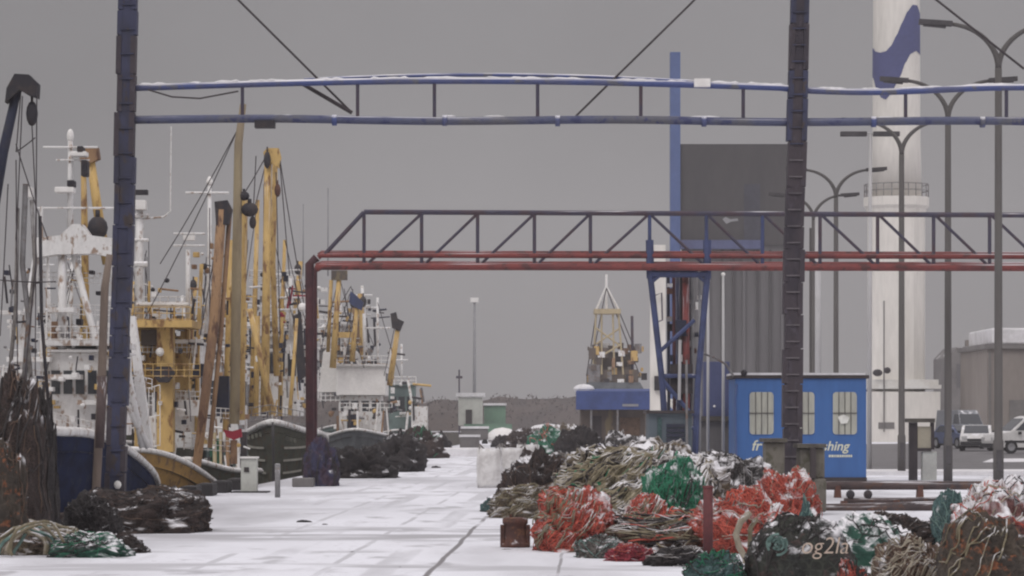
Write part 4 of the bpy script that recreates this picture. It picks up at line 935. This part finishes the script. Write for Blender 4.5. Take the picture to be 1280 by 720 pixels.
# --- D: white-bridged trawler, E: grey-green one beyond
bd_ = thing('fishing_trawler', 'white-bridged trawler just right of the red bridge post', 'fishing boat', (-9.5, 175, -2.3), 'fishing boats moored along the quay')
YD = 175.0
hull(bd_, ((448 - 640) / F * YD, YD - 4), (0, 1), 22, 4.2, 1.2, .8, .6, 'grey_hull', zk=-3)
MB().ppoly([(398, 490), (404, 440), (410, 434), (420, 452), (426, 490)], YD + 4, 3).build('funnel', 'white', bd_)
house(bd_, 420, 458, 482, 494, YD + 3, 4, 'white', wins=0); house(bd_, 424, 494.5, 476, 560, YD + 3.4, 3.4, wins=4, roof=False, wy=(.1, .3))
MB().pbox(434, 518, 446, 553, YD + 3.3, .05).build('door', 'navy_gear', bd_)
rails(bd_, [(420, 456, 486, 456), (424, 515, 490, 515), (410, 556, 480, 560)], YD + 2.6, h=11)
b1 = mast(bd_, [(424, 345), (416, 460)], [3, 4.2], YD + 2, 'yellow', name='derrick_boom'); mast(bd_, [(414, 350), (410, 440)], 2.4, YD + 2.4, 'yellow', name='derrick_boom')
MB().pbox(414, 338, 434, 350, YD + 1.8, .4).build('boom_head', 'stall_wall', b1)
b2 = mast(bd_, [(446, 385), (440, 452)], [2.6, 3.6], YD + 2, 'yellow', name='derrick_boom')
MB().ppoly([(436, 378), (438, 364), (444, 368), (454, 378), (452, 388), (444, 384)], YD + 1.8, .4).build('boom_head', 'trestle_blue', b2)
mast(bd_, [(472, 372), (472, 460)], 1.5, YD + 4, bars=((456, 488, 410, 1.1),)); mast(bd_, [(455, 392), (456, 450)], 2, YD + 4)
b3 = mast(bd_, [(497, 412), (487, 482)], [3, 3.8], YD + 1, 'yellow', name='derrick_boom'); MB().ppoly([(490, 410), (488, 392), (495, 390), (497, 398), (505, 402), (500, 414)], YD + .8, .4).build('boom_head', 'dark_gear', b3)
MB().pbox(416, 415, 440, 422, YD + 2, 1).build('platform', 'yellow', bd_)
wires(bd_, [(424, 345, 400, 440), (424, 345, 455, 460), (446, 375, 430, 455), (495, 400, 480, 470), (472, 378, 500, 470)], YD + 2, .5)
fittings(bd_, 398, 350, 450, 440, YD + 3, 12, 51); fittings(bd_, 398, 500, 490, 575, YD + 1, 34, 52); fittings(bd_, 420, 430, 490, 458, YD + 3, 14, 53)
be_ = thing('fishing_trawler', 'small grey-green trawler farthest along the left quay', 'fishing boat', (-7.5, 225, -2.3), 'fishing boats moored along the quay')
YE = 225.0
hull(be_, ((498 - 640) / F * YE, YE - 3), (0, 1), 18, 4.0, 1.0, .6, .5, 'teal_hull', zk=-3)
house(be_, 486, 482, 518, 545, YE + 3, 4, 'teal_hull', wins=3); MB().pbox(514, 508, 534, 556, YE + 1, 2).build('deck_crate', 'white_boat', be_)
mast(be_, [(502, 430), (502, 482)], 1.3, YE + 3, bars=((494, 510, 450, .9),)); mast(be_, [(510, 475), (522, 545)], 1.6, YE + 2, name='derrick_boom')
rails(be_, [(484, 480, 520, 480), (484, 548, 532, 550)], YE + 2, h=9); fittings(be_, 484, 470, 530, 552, YE + 1, 26, 61)

# ------------------------------------------------------------------ quay furniture, left
fb = None
for i, t in enumerate(range(63, 84, 3)):
    X = edge(t); o = thing('quay_fender', 'black rubber block fender in the row on the left quay edge', 'fender', (X, t, 0), 'black block fenders along the quay edge') if fb is None else copy_tree(fb)
    if fb is None:
        MB().box((X + .12, t, .14), (.36, 1.3, .28)).build('block', 'fender', o, bevel=.04); MB().box((X - .13, t, -.4), (.14, 1.1, 1.1)).build('face_pad', 'fender', o, bevel=.03); fb = o
    o.location = (X, t, 0)
o = thing('power_cabinet', 'slim white electric cabinet on a dark slab by the quay edge', 'cabinet', G(311, 616))
MB().pbox(301, 573, 321, 614.5, 75, .35).build('body', 'pale_box', o, bevel=.015); MB().pbox(300, 571, 322, 573, 74.95, .45).build('lid', 'white', o)
MB().pbox(305, 584, 311, 590, 74.97, .03).build('handle', 'dark_gear', o); MB().pbox(288, 614.6, 334, 618, 74.6, 1).build('slab', 'fender', o)
o = thing('quay_bollard', 'slender grey post bollard beside the white electric cabinet', 'bollard', G(347, 622))
MB().pt([(347, 581), (347, 622.5)], 3.4, 70.2, 10).build('post', 'grey_steel', o, True); MB().ball(P(347, 581, 70.2), .065, (1, 1, .5)).build('cap', 'grey_steel', o)
solo(MB().pbox(365, 597.5, 392, 609, 81, .5), 'concrete_block', 'grey_concrete', 'low pale concrete block at the foot of the red bridge post', 'concrete block', G(378, 609), bevel=.03)
o = thing('leaning_pole', 'tan rusty pole leaning in front of the left blue portal post', 'pole', G(122, 655))
MB().pt([(137, 318), (131, 360), (127, 480), (118, 652)], [4, 5, 5.5, 5.5], 53.5, 8).build('shaft', 'tan_pole', o, True); MB().pt([(128, 470), (124, 560)], 6.2, 53.5, 8).build('sleeve', 'pipe_brown', o, True)
solo(MB().pbox(520, 560, 603, 573, 148, 2.2), 'pallet_stack', 'roof_snow', 'long low snow-covered stack across the far quay', 'pallet stack', ((561 - 640) / F * 148, 148, 0), bevel=.08)

# right foreground furniture
o = thing('concrete_block', 'weathered concrete block left of the right portal post foot', 'concrete block', G(968, 645), 'concrete blocks round the portal foot')
MB().pbox(957, 553, 981, 640, 57.2, .7).build('block', 'concrete', o, bevel=.03); MB().pbox(954, 548, 984, 552.8, 57.1, .9).build('cap', 'stone_dark', o)
o = thing('concrete_block', 'larger stained concrete block right of the portal post foot', 'concrete block', G(1018, 645), 'concrete blocks round the portal foot')
MB().pbox(1000, 560, 1031, 598, 57.2, .8).build('block', 'concrete', o, bevel=.03); MB().pbox(998, 598.3, 1033, 640, 57.1, .9).build('lower_block', 'concrete', o, bevel=.03); MB().pbox(997, 555, 1033, 559.8, 57.1, .9).build('cap', 'stone_dark', o); MB().pbox(1013, 560, 1020, 598, 57.05, .1).build('strap', 'dark_frame', o)
o = thing('mooring_bollard', 'squat rusty iron bollard standing alone in the snow', 'bollard', G(644, 686))
c = G(644, 684); MB().lathe(c, [(.20, 0), (.2, .05), (.155, .07), (.15, .30), (.17, .32), (.17, .38), (.12, .40)], 16).build('body', 'rust', o, True)
for s in (-1, 1): MB().box((c.x + s * .17, c.y, .17), (.06, .16, .26)).build('lug', 'rust', o, bevel=.01)
MB().tube([c + Vector((-.06, 0, .38)), c + Vector((-.06, 0, .44))], .022, 6).build('pin', 'rust', o)
o = thing('marker_post', 'dark red steel post standing in front of the red nets', 'post', G(885, 692))
c = G(885, 697); MB().tube([c, c + Vector((0, 0, .88))], .062, 12).build('shaft', 'post_red', o, True); MB().lathe(c, [(.12, 0), (.12, .03), (.066, .035)], 14).build('foot', 'dark_frame', o); MB().lathe(c, [(.07, .86), (.07, .885), (.03, .89)], 12).build('cap', 'post_red', o)

# bulk bags
bag0 = None
for i, (x, yb, wd, yt, lb) in enumerate(((612, 610, 30, 561, 'nearest white snow-topped bulk bag left on the quay'), (642, 603, 34, 560, 'white bulk bag behind, right of the nearest one'), (660, 598, 28, 556, 'white bulk bag half hidden behind the brown nets'))):
    Yg = GY(yb); s = wd / F * Yg; h = (yb - yt) / F * Yg; c = G(x, yb); rn = random.Random(i)
    o = thing('bulk_bag', lb, 'bulk bag', c, 'white bulk bags on the quay')
    mb = MB(); n = 14; m = 9
    for k in range(m):
        t = k / (m - 1); bul = 1 + .10 * math.sin(math.pi * t)
        for j in range(n):
            an = 2 * math.pi * j / n; sq = max(abs(math.cos(an)), abs(math.sin(an))) ** .8; r = s / 2 / sq * bul * (1 + .05 * noise.noise((j, k * .7, i * 5)))
            mb.v.append(c + Vector((r * math.cos(an), s / 2 + r * math.sin(an), h * t + .04 * noise.noise((j * .9, k, i)))))
    mb.f += [(k * n + j, k * n + (j + 1) % n, (k + 1) * n + (j + 1) % n, (k + 1) * n + j) for k in range(m - 1) for j in range(n)] + [tuple(range(n)), tuple((m - 1) * n + j for j in range(n))]
    mb.build('sack', 'bulk_bag', o, True)
    for sx in (-1, 1): MB().tube([c + Vector((sx * s * .4, .05, h * .8)), c + Vector((sx * s * .42, .12, h * 1.12)), c + Vector((sx * s * .25, .3, h * 1.0))], .025, 6).build('strap', 'rope_grey', o)

# far quay things
o = thing('white_hut', 'small white hut with snowy roof at the far end of the quay', 'hut', ((588 - 640) / F * 280, 280, 0))
MB().pbox(573, 497, 603, 532, 280, 3).build('wall', 'pale_box', o); MB().pbox(570, 491, 606, 495.8, 279.8, 3.4).build('roof', 'roof_snow', o); MB().pbox(582, 512, 590, 530, 279.9, .08).build('door', 'dark_frame', o)
o = thing('green_hut', 'pale green container hut beside the far white hut', 'hut', ((622 - 640) / F * 285, 285, 0))
MB().pbox(580, 530, 640, 545, 276, 2).build('base', 'green_hut', o); MB().pbox(605, 507, 632, 545, 285, 3).build('wall', 'green_hut', o); MB().pbox(604, 504, 633, 506.8, 284.8, 3.4).build('roof', 'roof_snow', o)
o = thing('covered_trailer', 'snow-covered low trailer with dark wheels in the middle of the far quay', 'trailer', ((593 - 640) / F * 228, 228, 0))
MB().pbox(576, 536, 610, 550, 228, 2).build('load', 'grey_concrete', o, bevel=.05); MB().pbox(576, 533, 611, 535.8, 227.9, 2.2).build('snow_cover', 'roof_snow', o)
for x in (580, 594, 606): MB().pt([(x, 553, 227.9), (x, 553, 228.3)], 4, n=10).build('wheel', 'tyre', o)
o = thing('snowy_boat', 'upturned snow-covered dinghy right of the covered trailer', 'dinghy', ((628 - 640) / F * 235, 235, 0))
MB().ball(P(628, 547, 235.5), 1, (1.15, .9, .75), 14).build('hull', 'white', o, True); MB().tube([P(610, 551, 234.7), P(646, 551, 234.7)], .06, 6).build('gunwale', 'grey_steel', o)
for x, w_, y0, lb in ((685, 60, 530, 'long low snow drift bank below the far wood'), ):
    solo(MB().ball(((x - 640) / F * 320, 320, 0), 1, (2.6, 2, 1.35), 18), 'snow_mound', 'roof_snow', lb, 'snow mound', ((x - 640) / F * 320, 320, 0), smooth=True)

# ------------------------------------------------------------------ fishing nets
def heap(label, px_, yb, wpx, yt, m, ry=None, seed=0, strands=(), rough=.16, fold=.12, sq=.84, floats=None, name='net_heap', cat='fishing net', group='nets heaped on the quay', res=(72, 30), clump=None):
    Yf = GY(yb); ry_ = ry or wpx / 2 / F * Yf; Yc = Yf + ry_ * .85
    X = (px_ - 640) / F * Yc; rx = wpx / 2 / F * Yc; H = EYE - (yt - HOR) / F * Yc
    fold *= .8; rough *= .85
    c = Vector((X, Yc, -.03))
    o = thing(name, label, cat, (X, Yc, 0), group)
    def S(th, ph, off=0.0, sm=False):
        dx, dy, dz = math.sin(ph) * math.cos(th), math.sin(ph) * math.sin(th), math.cos(ph)
        if sq != 1.0:
            f = (abs(dx) ** (2 / sq) + abs(dy) ** (2 / sq) + abs(dz) ** (2 / sq)) ** (-sq / 2); dx *= f; dy *= f; dz *= f
        nz = 3.4 / (min(rx, 2.2 * H) + min(H, 2.2 * rx)); v = Vector((dx * rx * nz + seed * 7.1, dy * ry_ * nz, dz * H * nz))
        k = 1 + rough * noise.noise(v) * 1.6 + rough * .8 * noise.noise(v * 2.3) + fold * (abs(noise.noise(v * 3.1 + Vector((5, 0, 0)))) * -1.6 + .35) + (0 if sm else fold * .45 * noise.noise(v * 7.3) + fold * .25 * noise.noise(v * 15))
        k = max(.35, k)
        return c + Vector((dx * rx * k + 0, dy * ry_ * k, max(0, dz * H * (k if ph < 1.2 else 1)))) + Vector((dx, dy, dz)) * off
    skew = ((seed * 37) % 10 / 10 - .45) * .7 * (0 if sq < .75 else 1)
    S0 = S
    def S(th, ph, off=0.0, sm=False):
        p = S0(th, ph, off, sm); p.x += skew * max(0, p.z) * rx / max(.3, H + rx); return p
    nt_, np_ = res; mb = MB()
    for j in range(np_ + 1):
        ph = .001 + (math.pi / 2 - .001) * j / np_
        for i in range(nt_): mb.v.append(S(2 * math.pi * i / nt_, ph))
    for j in range(np_):
        for i in range(nt_): mb.f.append((j * nt_ + i, j * nt_ + (i + 1) % nt_, (j + 1) * nt_ + (i + 1) % nt_, (j + 1) * nt_ + i))
    mb.f.append(tuple(range(nt_)))
    mb.build('netting', m, o, True)
    rn = random.Random(seed * 31 + 7)
    for (rm_, n, r, ln, mode) in strands:
        sb = MB()
        if 'big mound' not in label: n = max(10, int(n * 1.15)); r *= .35
        made = 0
        for _ in range(n * 4):
            if made >= n: break
            th = rn.uniform(-math.pi, 0) if rn.random() < .85 else rn.uniform(0, math.pi); off = r * rn.uniform(.1, 2.2); p = []
            if mode == 'down':
                ph = rn.uniform(.35, 1.0); dth = rn.uniform(-.04, .04); dph = ln / 16 * rn.uniform(.6, 1.2)
            elif mode == 'left':      # fans that sweep down to the left
                th = rn.uniform(-1.9, -.5); ph = rn.uniform(.1, .9); dth = -rn.uniform(.03, .085); dph = ln / 18 * rn.uniform(.45, 1)
            elif mode == 'loop':
                ph = rn.uniform(.3, 1.35); dth = rn.choice((-1, 1)) * ln / 9 * rn.uniform(.5, 1); dph = rn.uniform(-.03, .03)
            else:
                ph = rn.uniform(.1, 1.4); an = rn.uniform(0, 6.28); dth = ln / 12 * math.cos(an); dph = ln / 14 * math.sin(an)
            k0 = rn.uniform(0, 50)
            for s in range(16):
                if ph > 1.53 or ph < .03: break
                p.append(S(th, ph, off + .012 + .6 * r * noise.noise((k0, s * .4, 2)), True)); w_ = noise.noise((k0, s * .25, 0)); w2 = noise.noise((k0 + 9, s * .25, 0))
                th += dth / max(.35, math.sin(ph)) + w_ * .035; ph += dph + w2 * .035
            if len(p) > 3: sb.tube(p, r * rn.uniform(.7, 1.25), 5); made += 1
        if made > 5: sb.build('rope', rm_, o, True)
    if floats:
        fm, n, r = floats
        for _ in range(n):
            th = rn.uniform(-2.6, -.5); ph = rn.uniform(.4, 1.3); MB().ball(S(th, ph, r * .4), r, (1.3, 1, 1)).build('float', fm, o, True)
    return o, S
ST = lambda *a: a
# right heap, back to front
heap('dark brown net heap right of the bulk bags', 672, 642, 100, 571, 'net_brown', 1.2, 1, (('rope_dark', 40, .02, 1.0, 'any'), ('rope_brown', 25, .02, 1.0, 'down')), fold=.25, rough=.22)
heap('low olive-brown net spread before the dark brown heap', 668, 648, 112, 606, 'net_olive', .8, 2, (('rope_olive', 40, .022, 1.1, 'left'), ('rope_brown', 30, .018, 1.0, 'any')), fold=.2)
heap('grey snowy net behind the dark brown heap', 716, 634, 76, 566, 'net_grey', .9, 3, (('rope_grey', 40, .02, 1.0, 'any'),), fold=.22)
heap('dark violet-blue net lump left of the big rope mound', 733, 640, 60, 590, 'net_blue', .6, 4, (('rope_dark', 25, .02, 1.0, 'any'),), fold=.22)
heap('big mound of olive and beige ropes with snow on its crest', 800, 664, 222, 559, 'net_olive', 2.0, 5, (('rope_olive', 170, .017, 1.5, 'left'), ('rope_beige', 90, .014, 1.5, 'left'), ('rope_grey', 60, .014, 1.4, 'any'), ('rope_dark', 50, .016, 1.5, 'left'), ('rope_green', 14, .014, 1.5, 'left')), fold=.2, rough=.16, res=(110, 44))
heap('orange-red net hanging down the left foot of the rope mound', 722, 690, 104, 612, 'net_red', .7, 6, (('rope_red', 55, .020, 1.1, 'left'), ('rope_olive', 34, .024, 1.2, 'left'), ('rope_beige', 10, .02, 1.2, 'left')), fold=.25, rough=.2)
heap('orange-red net below the green net', 800, 688, 92, 624, 'net_red', .5, 7, (('rope_red', 45, .018, 1.0, 'any'), ('rope_olive', 20, .024, 1.2, 'left')), fold=.25, rough=.2)
heap('low tan and brown jumble of nets under the whole right pile', 850, 690, 330, 640, 'net_tan', 1.6, 51, (('rope_olive', 60, .03, 1.3, 'any'), ('rope_dark', 60, .03, 1.2, 'any'), ('rope_red', 40, .03, 1.2, 'any'), ('rope_grey', 30, .03, 1.2, 'any')), fold=.2, rough=.16, res=(130, 30))
heap('black mesh net lying on top right of the rope mound', 905, 652, 140, 568, 'net_black', 1.3, 8, (('rope_dark', 60, .02, 1.1, 'any'), ('rope_grey', 35, .018, 1.2, 'any')), fold=.18)
heap('red net heaped beside the portal foot', 985, 662, 80, 592, 'net_red', .8, 9, (('rope_red', 45, .018, 1.0, 'any'), ('rope_beige', 12, .016, 1.0, 'any')), fold=.25, rough=.2)
heap('red net with snow right of the dark red post', 932, 692, 132, 618, 'net_red', .8, 10, (('rope_red', 70, .02, 1.1, 'any'), ('rope_beige', 16, .022, 1.2, 'loop'), ('rope_grey', 14, .018, 1.0, 'any')), fold=.25, rough=.2)
heap('bright green net bundle in the middle of the heap', 843, 681, 88, 586, 'net_green', .8, 11, (('rope_green', 60, .018, 1.0, 'any'), ('rope_teal', 14, .016, 1.0, 'any'), ('rope_dark', 10, .022, 1.3, 'left')), fold=.24, rough=.14, sq=.74)
heap('grey-green scrap of net before the rope mound', 752, 698, 66, 668, 'net_grey', .35, 12, (('rope_teal', 18, .014, 1.0, 'any'), ('rope_dark', 16, .016, 1.0, 'any')), fold=.25)
heap('small bright pink net scrap at the snow edge', 790, 702, 62, 680, 'net_pink', .3, 13, (('rope_red', 16, .012, .8, 'any'),), fold=.3)
heap('flat dark rubber mat with snow before the green net', 846, 708, 80, 683, 'net_dark', .5, 14, (('rope_grey', 10, .016, 1.0, 'loop'),), fold=.2)
heap('dark green net scrap at the bottom left of the tan rope', 893, 742, 80, 692, 'net_teal', .5, 15, (('rope_green', 24, .014, 1.0, 'any'), ('rope_dark', 14, .016, 1.0, 'any')), fold=.25)
heap('brown tangle of net and chain under the trawl beams', 1112, 692, 150, 648, 'net_brown', 1.0, 16, (('rope_dark', 50, .018, 1.0, 'any'), ('rope_brown', 34, .018, 1.0, 'any'), ('rope_grey', 12, .016, 1.0, 'any')), fold=.28, rough=.25)
bagn, bS = heap('black rubbish-like net bag with pale painted letters', 1000, 742, 134, 646, 'bag_dark', .5, 17, (('rope_dark', 30, .018, 1.0, 'any'),), fold=.14, rough=.08, sq=.7, cat='net bag', name='net_bag')
Yt = min(bS(-math.pi / 2 + a * .05, b * .05).y for a in range(-14, 22) for b in range(8, 31)) - .03
text_part('og2la', .235, P(1000, 692, Yt), 'letter_beige', bagn, shear=.2, off=-.002, wx=.95)
tq = MB(); rn = random.Random(4)
for k in range(26):
    an = rn.uniform(0, 6.28); r0 = rn.uniform(.01, .11); c = P(972, 680, Yt + .02)
    tq.tube([c + Vector((r0 * math.cos(an + t), rn.uniform(-.03, .02), r0 * math.sin(an + t))) for t in (0, .4, .8, 1.2)], .013, 5)
tq.build('twine_rosette', 'rope_teal', bagn)
heap('pale blue-green rag on top of the black net bag', 1012, 722, 40, 640, 'net_teal', .25, 18, (('rope_teal', 16, .014, .8, 'any'),), fold=.3, rough=.3)
heap('dark green tarpaulin bundle with snow in its folds', 1096, 716, 104, 650, 'tarp_green', .6, 19, (('rope_dark', 8, .02, 1.2, 'any'),), fold=.22, rough=.2, cat='tarpaulin', name='tarpaulin')
heap('red and brown scrap right of the black net bag', 1066, 750, 36, 702, 'net_red', .3, 53, (('rope_dark', 20, .02, 1.0, 'any'),), fold=.3, rough=.24)
heap('teal net corner left of the snowy pink net', 1194, 694, 52, 617, 'net_teal', .6, 20, (('rope_teal', 16, .016, 1.0, 'any'),), fold=.2)
heap('pink-brown net under heavy snow at the right edge', 1246, 700, 122, 607, 'net_snowy', 1.2, 21, (('rope_red', 16, .02, 1.0, 'any'), ('rope_beige', 12, .022, 1.2, 'left'), ('rope_dark', 16, .02, 1.0, 'any')), fold=.24, rough=.16)
heap('tan snowy net in the bottom right foreground', 1146, 765, 120, 680, 'net_tan', .6, 22, (('rope_beige', 50, .018, 1.1, 'left'), ('rope_brown', 40, .018, 1.0, 'any')), fold=.24, rough=.2)
heap('brown sacking bundle with an orange patch in the bottom right corner', 1240, 775, 132, 640, 'sack_brown', .6, 23, (('rope_olive', 10, .022, 1.2, 'left'),), fold=.16, rough=.14, cat='sack', name='sack_bundle')
o = thing('rope_end', 'thick tan rope hanging from the red net to the snow', 'rope', G(930, 722))
MB().pt([(938, 640), (926, 652), (920, 668), (924, 684), (932, 698), (934, 722)], 4.2, 37.9, 9).build('strand', 'rope_beige', o, True)
MB().pt([(946, 648), (938, 660), (937, 690), (941, 722)], 3, 38, 8).build('strand', 'rope_olive', o, True)
# left
heap('tall black net mass piled at the far left of the quay', 14, 684, 84, 466, 'net_brown', .8, 24, (('rope_dark', 26, .03, 1.2, 'any'), ('rope_brown', 16, .024, 1.2, 'any')), fold=.12, rough=.14, sq=.9)
heap('lower black net shoulder right of the tall black net mass', 50, 680, 46, 498, 'net_dark', .5, 25, (('rope_dark', 20, .03, 1.1, 'any'),), fold=.12, rough=.12, sq=.9)
heap('rusty brown net at the left picture edge', 6, 692, 62, 552, 'sack_brown', .4, 26, (('rope_brown', 12, .02, 1.1, 'any'),), fold=.2)
heap('long dark brown net covering the quay edge at the left post foot', 168, 667, 182, 612, 'net_brown', 1.2, 27, (('rope_dark', 60, .02, 1.2, 'any'), ('rope_brown', 16, .018, 1.0, 'any')), fold=.18, rough=.16, sq=.8)
heap('dark net lump in front of the leaning pole', 112, 676, 76, 625, 'net_dark', .6, 28, (('rope_dark', 30, .02, 1.0, 'any'),), fold=.24)
heap('dark green net flap trailing on the snow at the left', 112, 697, 96, 664, 'tarp_green', .5, 29, (('rope_green', 14, .014, 1.0, 'any'), ('rope_dark', 16, .018, 1.0, 'left')), fold=.24)
heap('flat brown net tongue pointing right across the snow', 150, 692, 72, 666, 'net_brown', .4, 30, (('rope_dark', 14, .018, 1.0, 'any'),), fold=.2)
o = thing('rope_coil', 'loose coil of green and beige rope in the bottom left corner', 'rope', G(42, 697))
rn = random.Random(8)
for m_, n_ in (('rope_olive', 9), ('rope_beige', 6), ('rope_teal', 3)):
    for k in range(n_):
        r0 = rn.uniform(.18, .5); c = G(42 + rn.uniform(-34, 30), 690 + rn.uniform(-6, 3)); zz = rn.uniform(.05, .34); ti = rn.uniform(-.25, .25)
        MB().tube([c + Vector((r0 * math.cos(t * .42), .6 * r0 * math.sin(t * .42), max(.03, zz + ti * r0 * math.cos(t * .42 + 1) + .02 * math.sin(t * 1.7)))) for t in range(17)], .024, 6).build('strand', m_, o, True)
    for k in range(4 if m_ == 'rope_olive' else 2):
        r0 = rn.uniform(.2, .36); cx_ = rn.uniform(-.2, .2); c = G(40, 696)
        MB().tube([c + Vector((cx_ + r0 * math.cos(t * .3) + .03 * math.sin(t * .9 + k), -.05 - .03 * k + .14 * math.sin(t * .2 + k), .03 + (.30 + .04 * k) * max(0, math.sin(t * .3 + .12 * math.sin(t + k))))) for t in range(12)], .022, 6).build('strand', m_, o, True)
heap('brown net core inside the rope coil in the bottom left corner', 38, 694, 104, 663, 'net_olive', .35, 31, (('rope_brown', 20, .018, 1.0, 'any'),), fold=.25)
heap('navy net bundle tied round the red bridge post foot', 402, 608, 44, 552, 'net_blue', .7, 32, (('rope_dark', 20, .03, 1.0, 'down'),), fold=.2)
heap('dark net heap right of the red bridge post', 452, 598, 86, 562, 'net_dark', 1.3, 33, (('rope_dark', 20, .035, 1.0, 'any'),), fold=.28, rough=.26)
heap('peaked dark net heap beside the white-bridged trawler', 497, 590, 62, 546, 'net_dark', 1.2, 34, (('rope_dark', 16, .035, 1.0, 'any'),), fold=.28, rough=.26)
heap('far dark net heap before the grey-green trawler', 526, 573, 58, 538, 'net_brown', 1.4, 35, (('rope_green', 8, .04, 1.0, 'any'),), fold=.26, rough=.24)
heap('far green net heap with a red scrap near the far stall', 686, 568, 52, 536, 'net_green', 1.2, 36, (('rope_red', 8, .05, .6, 'any'), ('rope_teal', 12, .04, 1.0, 'any')), fold=.26, rough=.22)
heap('far dark net heap left of the far green net', 652, 563, 40, 538, 'net_brown', 1.2, 37, (), fold=.26, rough=.22)
heap('dark net heap at the left foot of the stall', 724, 582, 62, 538, 'net_dark', 1.2, 38, (('rope_dark', 12, .035, 1.0, 'any'),), fold=.28, rough=.24)
heap('dark net heap with snow in front of the stall', 780, 592, 78, 545, 'net_black', 1.3, 39, (('rope_grey', 12, .03, 1.0, 'any'),), fold=.26, rough=.2)
heap('violet and red net heap behind the big rope mound', 756, 612, 76, 560, 'net_blue', 1.0, 40, (('rope_red', 12, .025, 1.0, 'any'), ('rope_dark', 20, .03, 1.0, 'any')), fold=.24, rough=.2)
heap('small dark net heap on the far quay before the green hut', 628, 559, 26, 545, 'net_dark', 1.0, 61, (), fold=.26, rough=.22)
heap('snowy grey net heap on the far quay right of the dinghy', 672, 552, 34, 537, 'net_grey', 1.4, 62, (), fold=.26, rough=.22)
heap('far olive net heap left of the stall', 708, 556, 36, 532, 'net_olive', 1.4, 63, (), fold=.26, rough=.22)
heap('far dark net heap at the quay edge before the long snowy stack', 548, 565, 30, 545, 'net_dark', 1.2, 64, (), fold=.26, rough=.22)
o = thing('fish_crate', 'grey plastic crate with snow on the far quay behind the bulk bags', 'crate', ((648 - 640) / F * 200, 200, 0), 'crates on the far quay')
MB().pbox(638, 546, 662, 559, 200, 1.0).build('box', 'grey_concrete', o, bevel=.04); MB().pbox(637, 543, 663, 545.9, 199.95, 1.1).build('lid', 'roof_snow', o)
c_ = copy_tree(o); c_.location.x += 2.4; c_.location.y += 12; c_['label'] = 'snow-lidded crate just right of the grey far crate'
c_ = copy_tree(o); c_.location.x -= 3.1; c_.location.y -= 4; c_['label'] = 'snow-lidded crate left of the grey far crate'
# snow and debris scraps
for x, y, w_, lb in ((380, 653, 20, 'small dark net scrap lying alone on the snowy quay'),):
    heap(lb, x, y, w_, y - 5, 'net_dark', .12, 41, (), name='net_scrap')
for x, y, w_, m_, lb in ((406, 656, 9, 'net_brown', 'tiny brown scrap just right of the lone dark net scrap'), (500, 709, 16, 'net_dark', 'small dark scrap in the snow at the bottom middle'), (634, 687, 22, 'net_brown', 'thin brown scrap at the foot of the squat rusty bollard'), (440, 690, 10, 'net_dark', 'tiny dark scrap in the grey slush left of the pavement joint'), (545, 585, 12, 'net_dark', 'tiny dark scrap far up the snowy quay')):
    heap(lb, x, y, w_, y - 3.5, m_, .1, 70 + x % 9, (), name='net_scrap')
heap('small weedy net scrap by the pavement joint', 616, 640, 30, 622, 'net_teal', .3, 42, (('rope_dark', 10, .014, .8, 'any'),), name='net_scrap')

# ------------------------------------------------------------------ haze
HAZE = True
if HAZE:
    hm = bpy.data.materials.new('haze'); hm.use_nodes = True; nt = hm.node_tree; nt.nodes.clear()
    ho = nt.nodes.new('ShaderNodeOutputMaterial'); pv = nt.nodes.new('ShaderNodeVolumePrincipled')
    pv.inputs['Color'].default_value = (.9, .87, .885, 1); pv.inputs['Density'].default_value = .00032; pv.inputs['Anisotropy'].default_value = 0.0
    nt.links.new(pv.outputs[0], ho.inputs['Volume'])
    hz = MB().box((0, (YN - 6 + YF + 6) / 2, 20), (2 * XR + 12, YF - YN + 12, 50)).build('haze', hm); tag(hz, kind='stuff')

# ------------------------------------------------------------------ render settings
vs = scene.view_settings; vs.view_transform = 'Standard'; vs.look = 'None'; vs.exposure = 0; vs.gamma = 1; vs.use_curve_mapping = False
scene.render.engine = 'CYCLES'
cy = scene.cycles; cy.use_denoising = True; cy.max_bounces = 6; cy.volume_bounces = 1; cy.volume_step_rate = 10; cy.pixel_filter_type = 'BLACKMAN_HARRIS'; cy.filter_width = 2.2
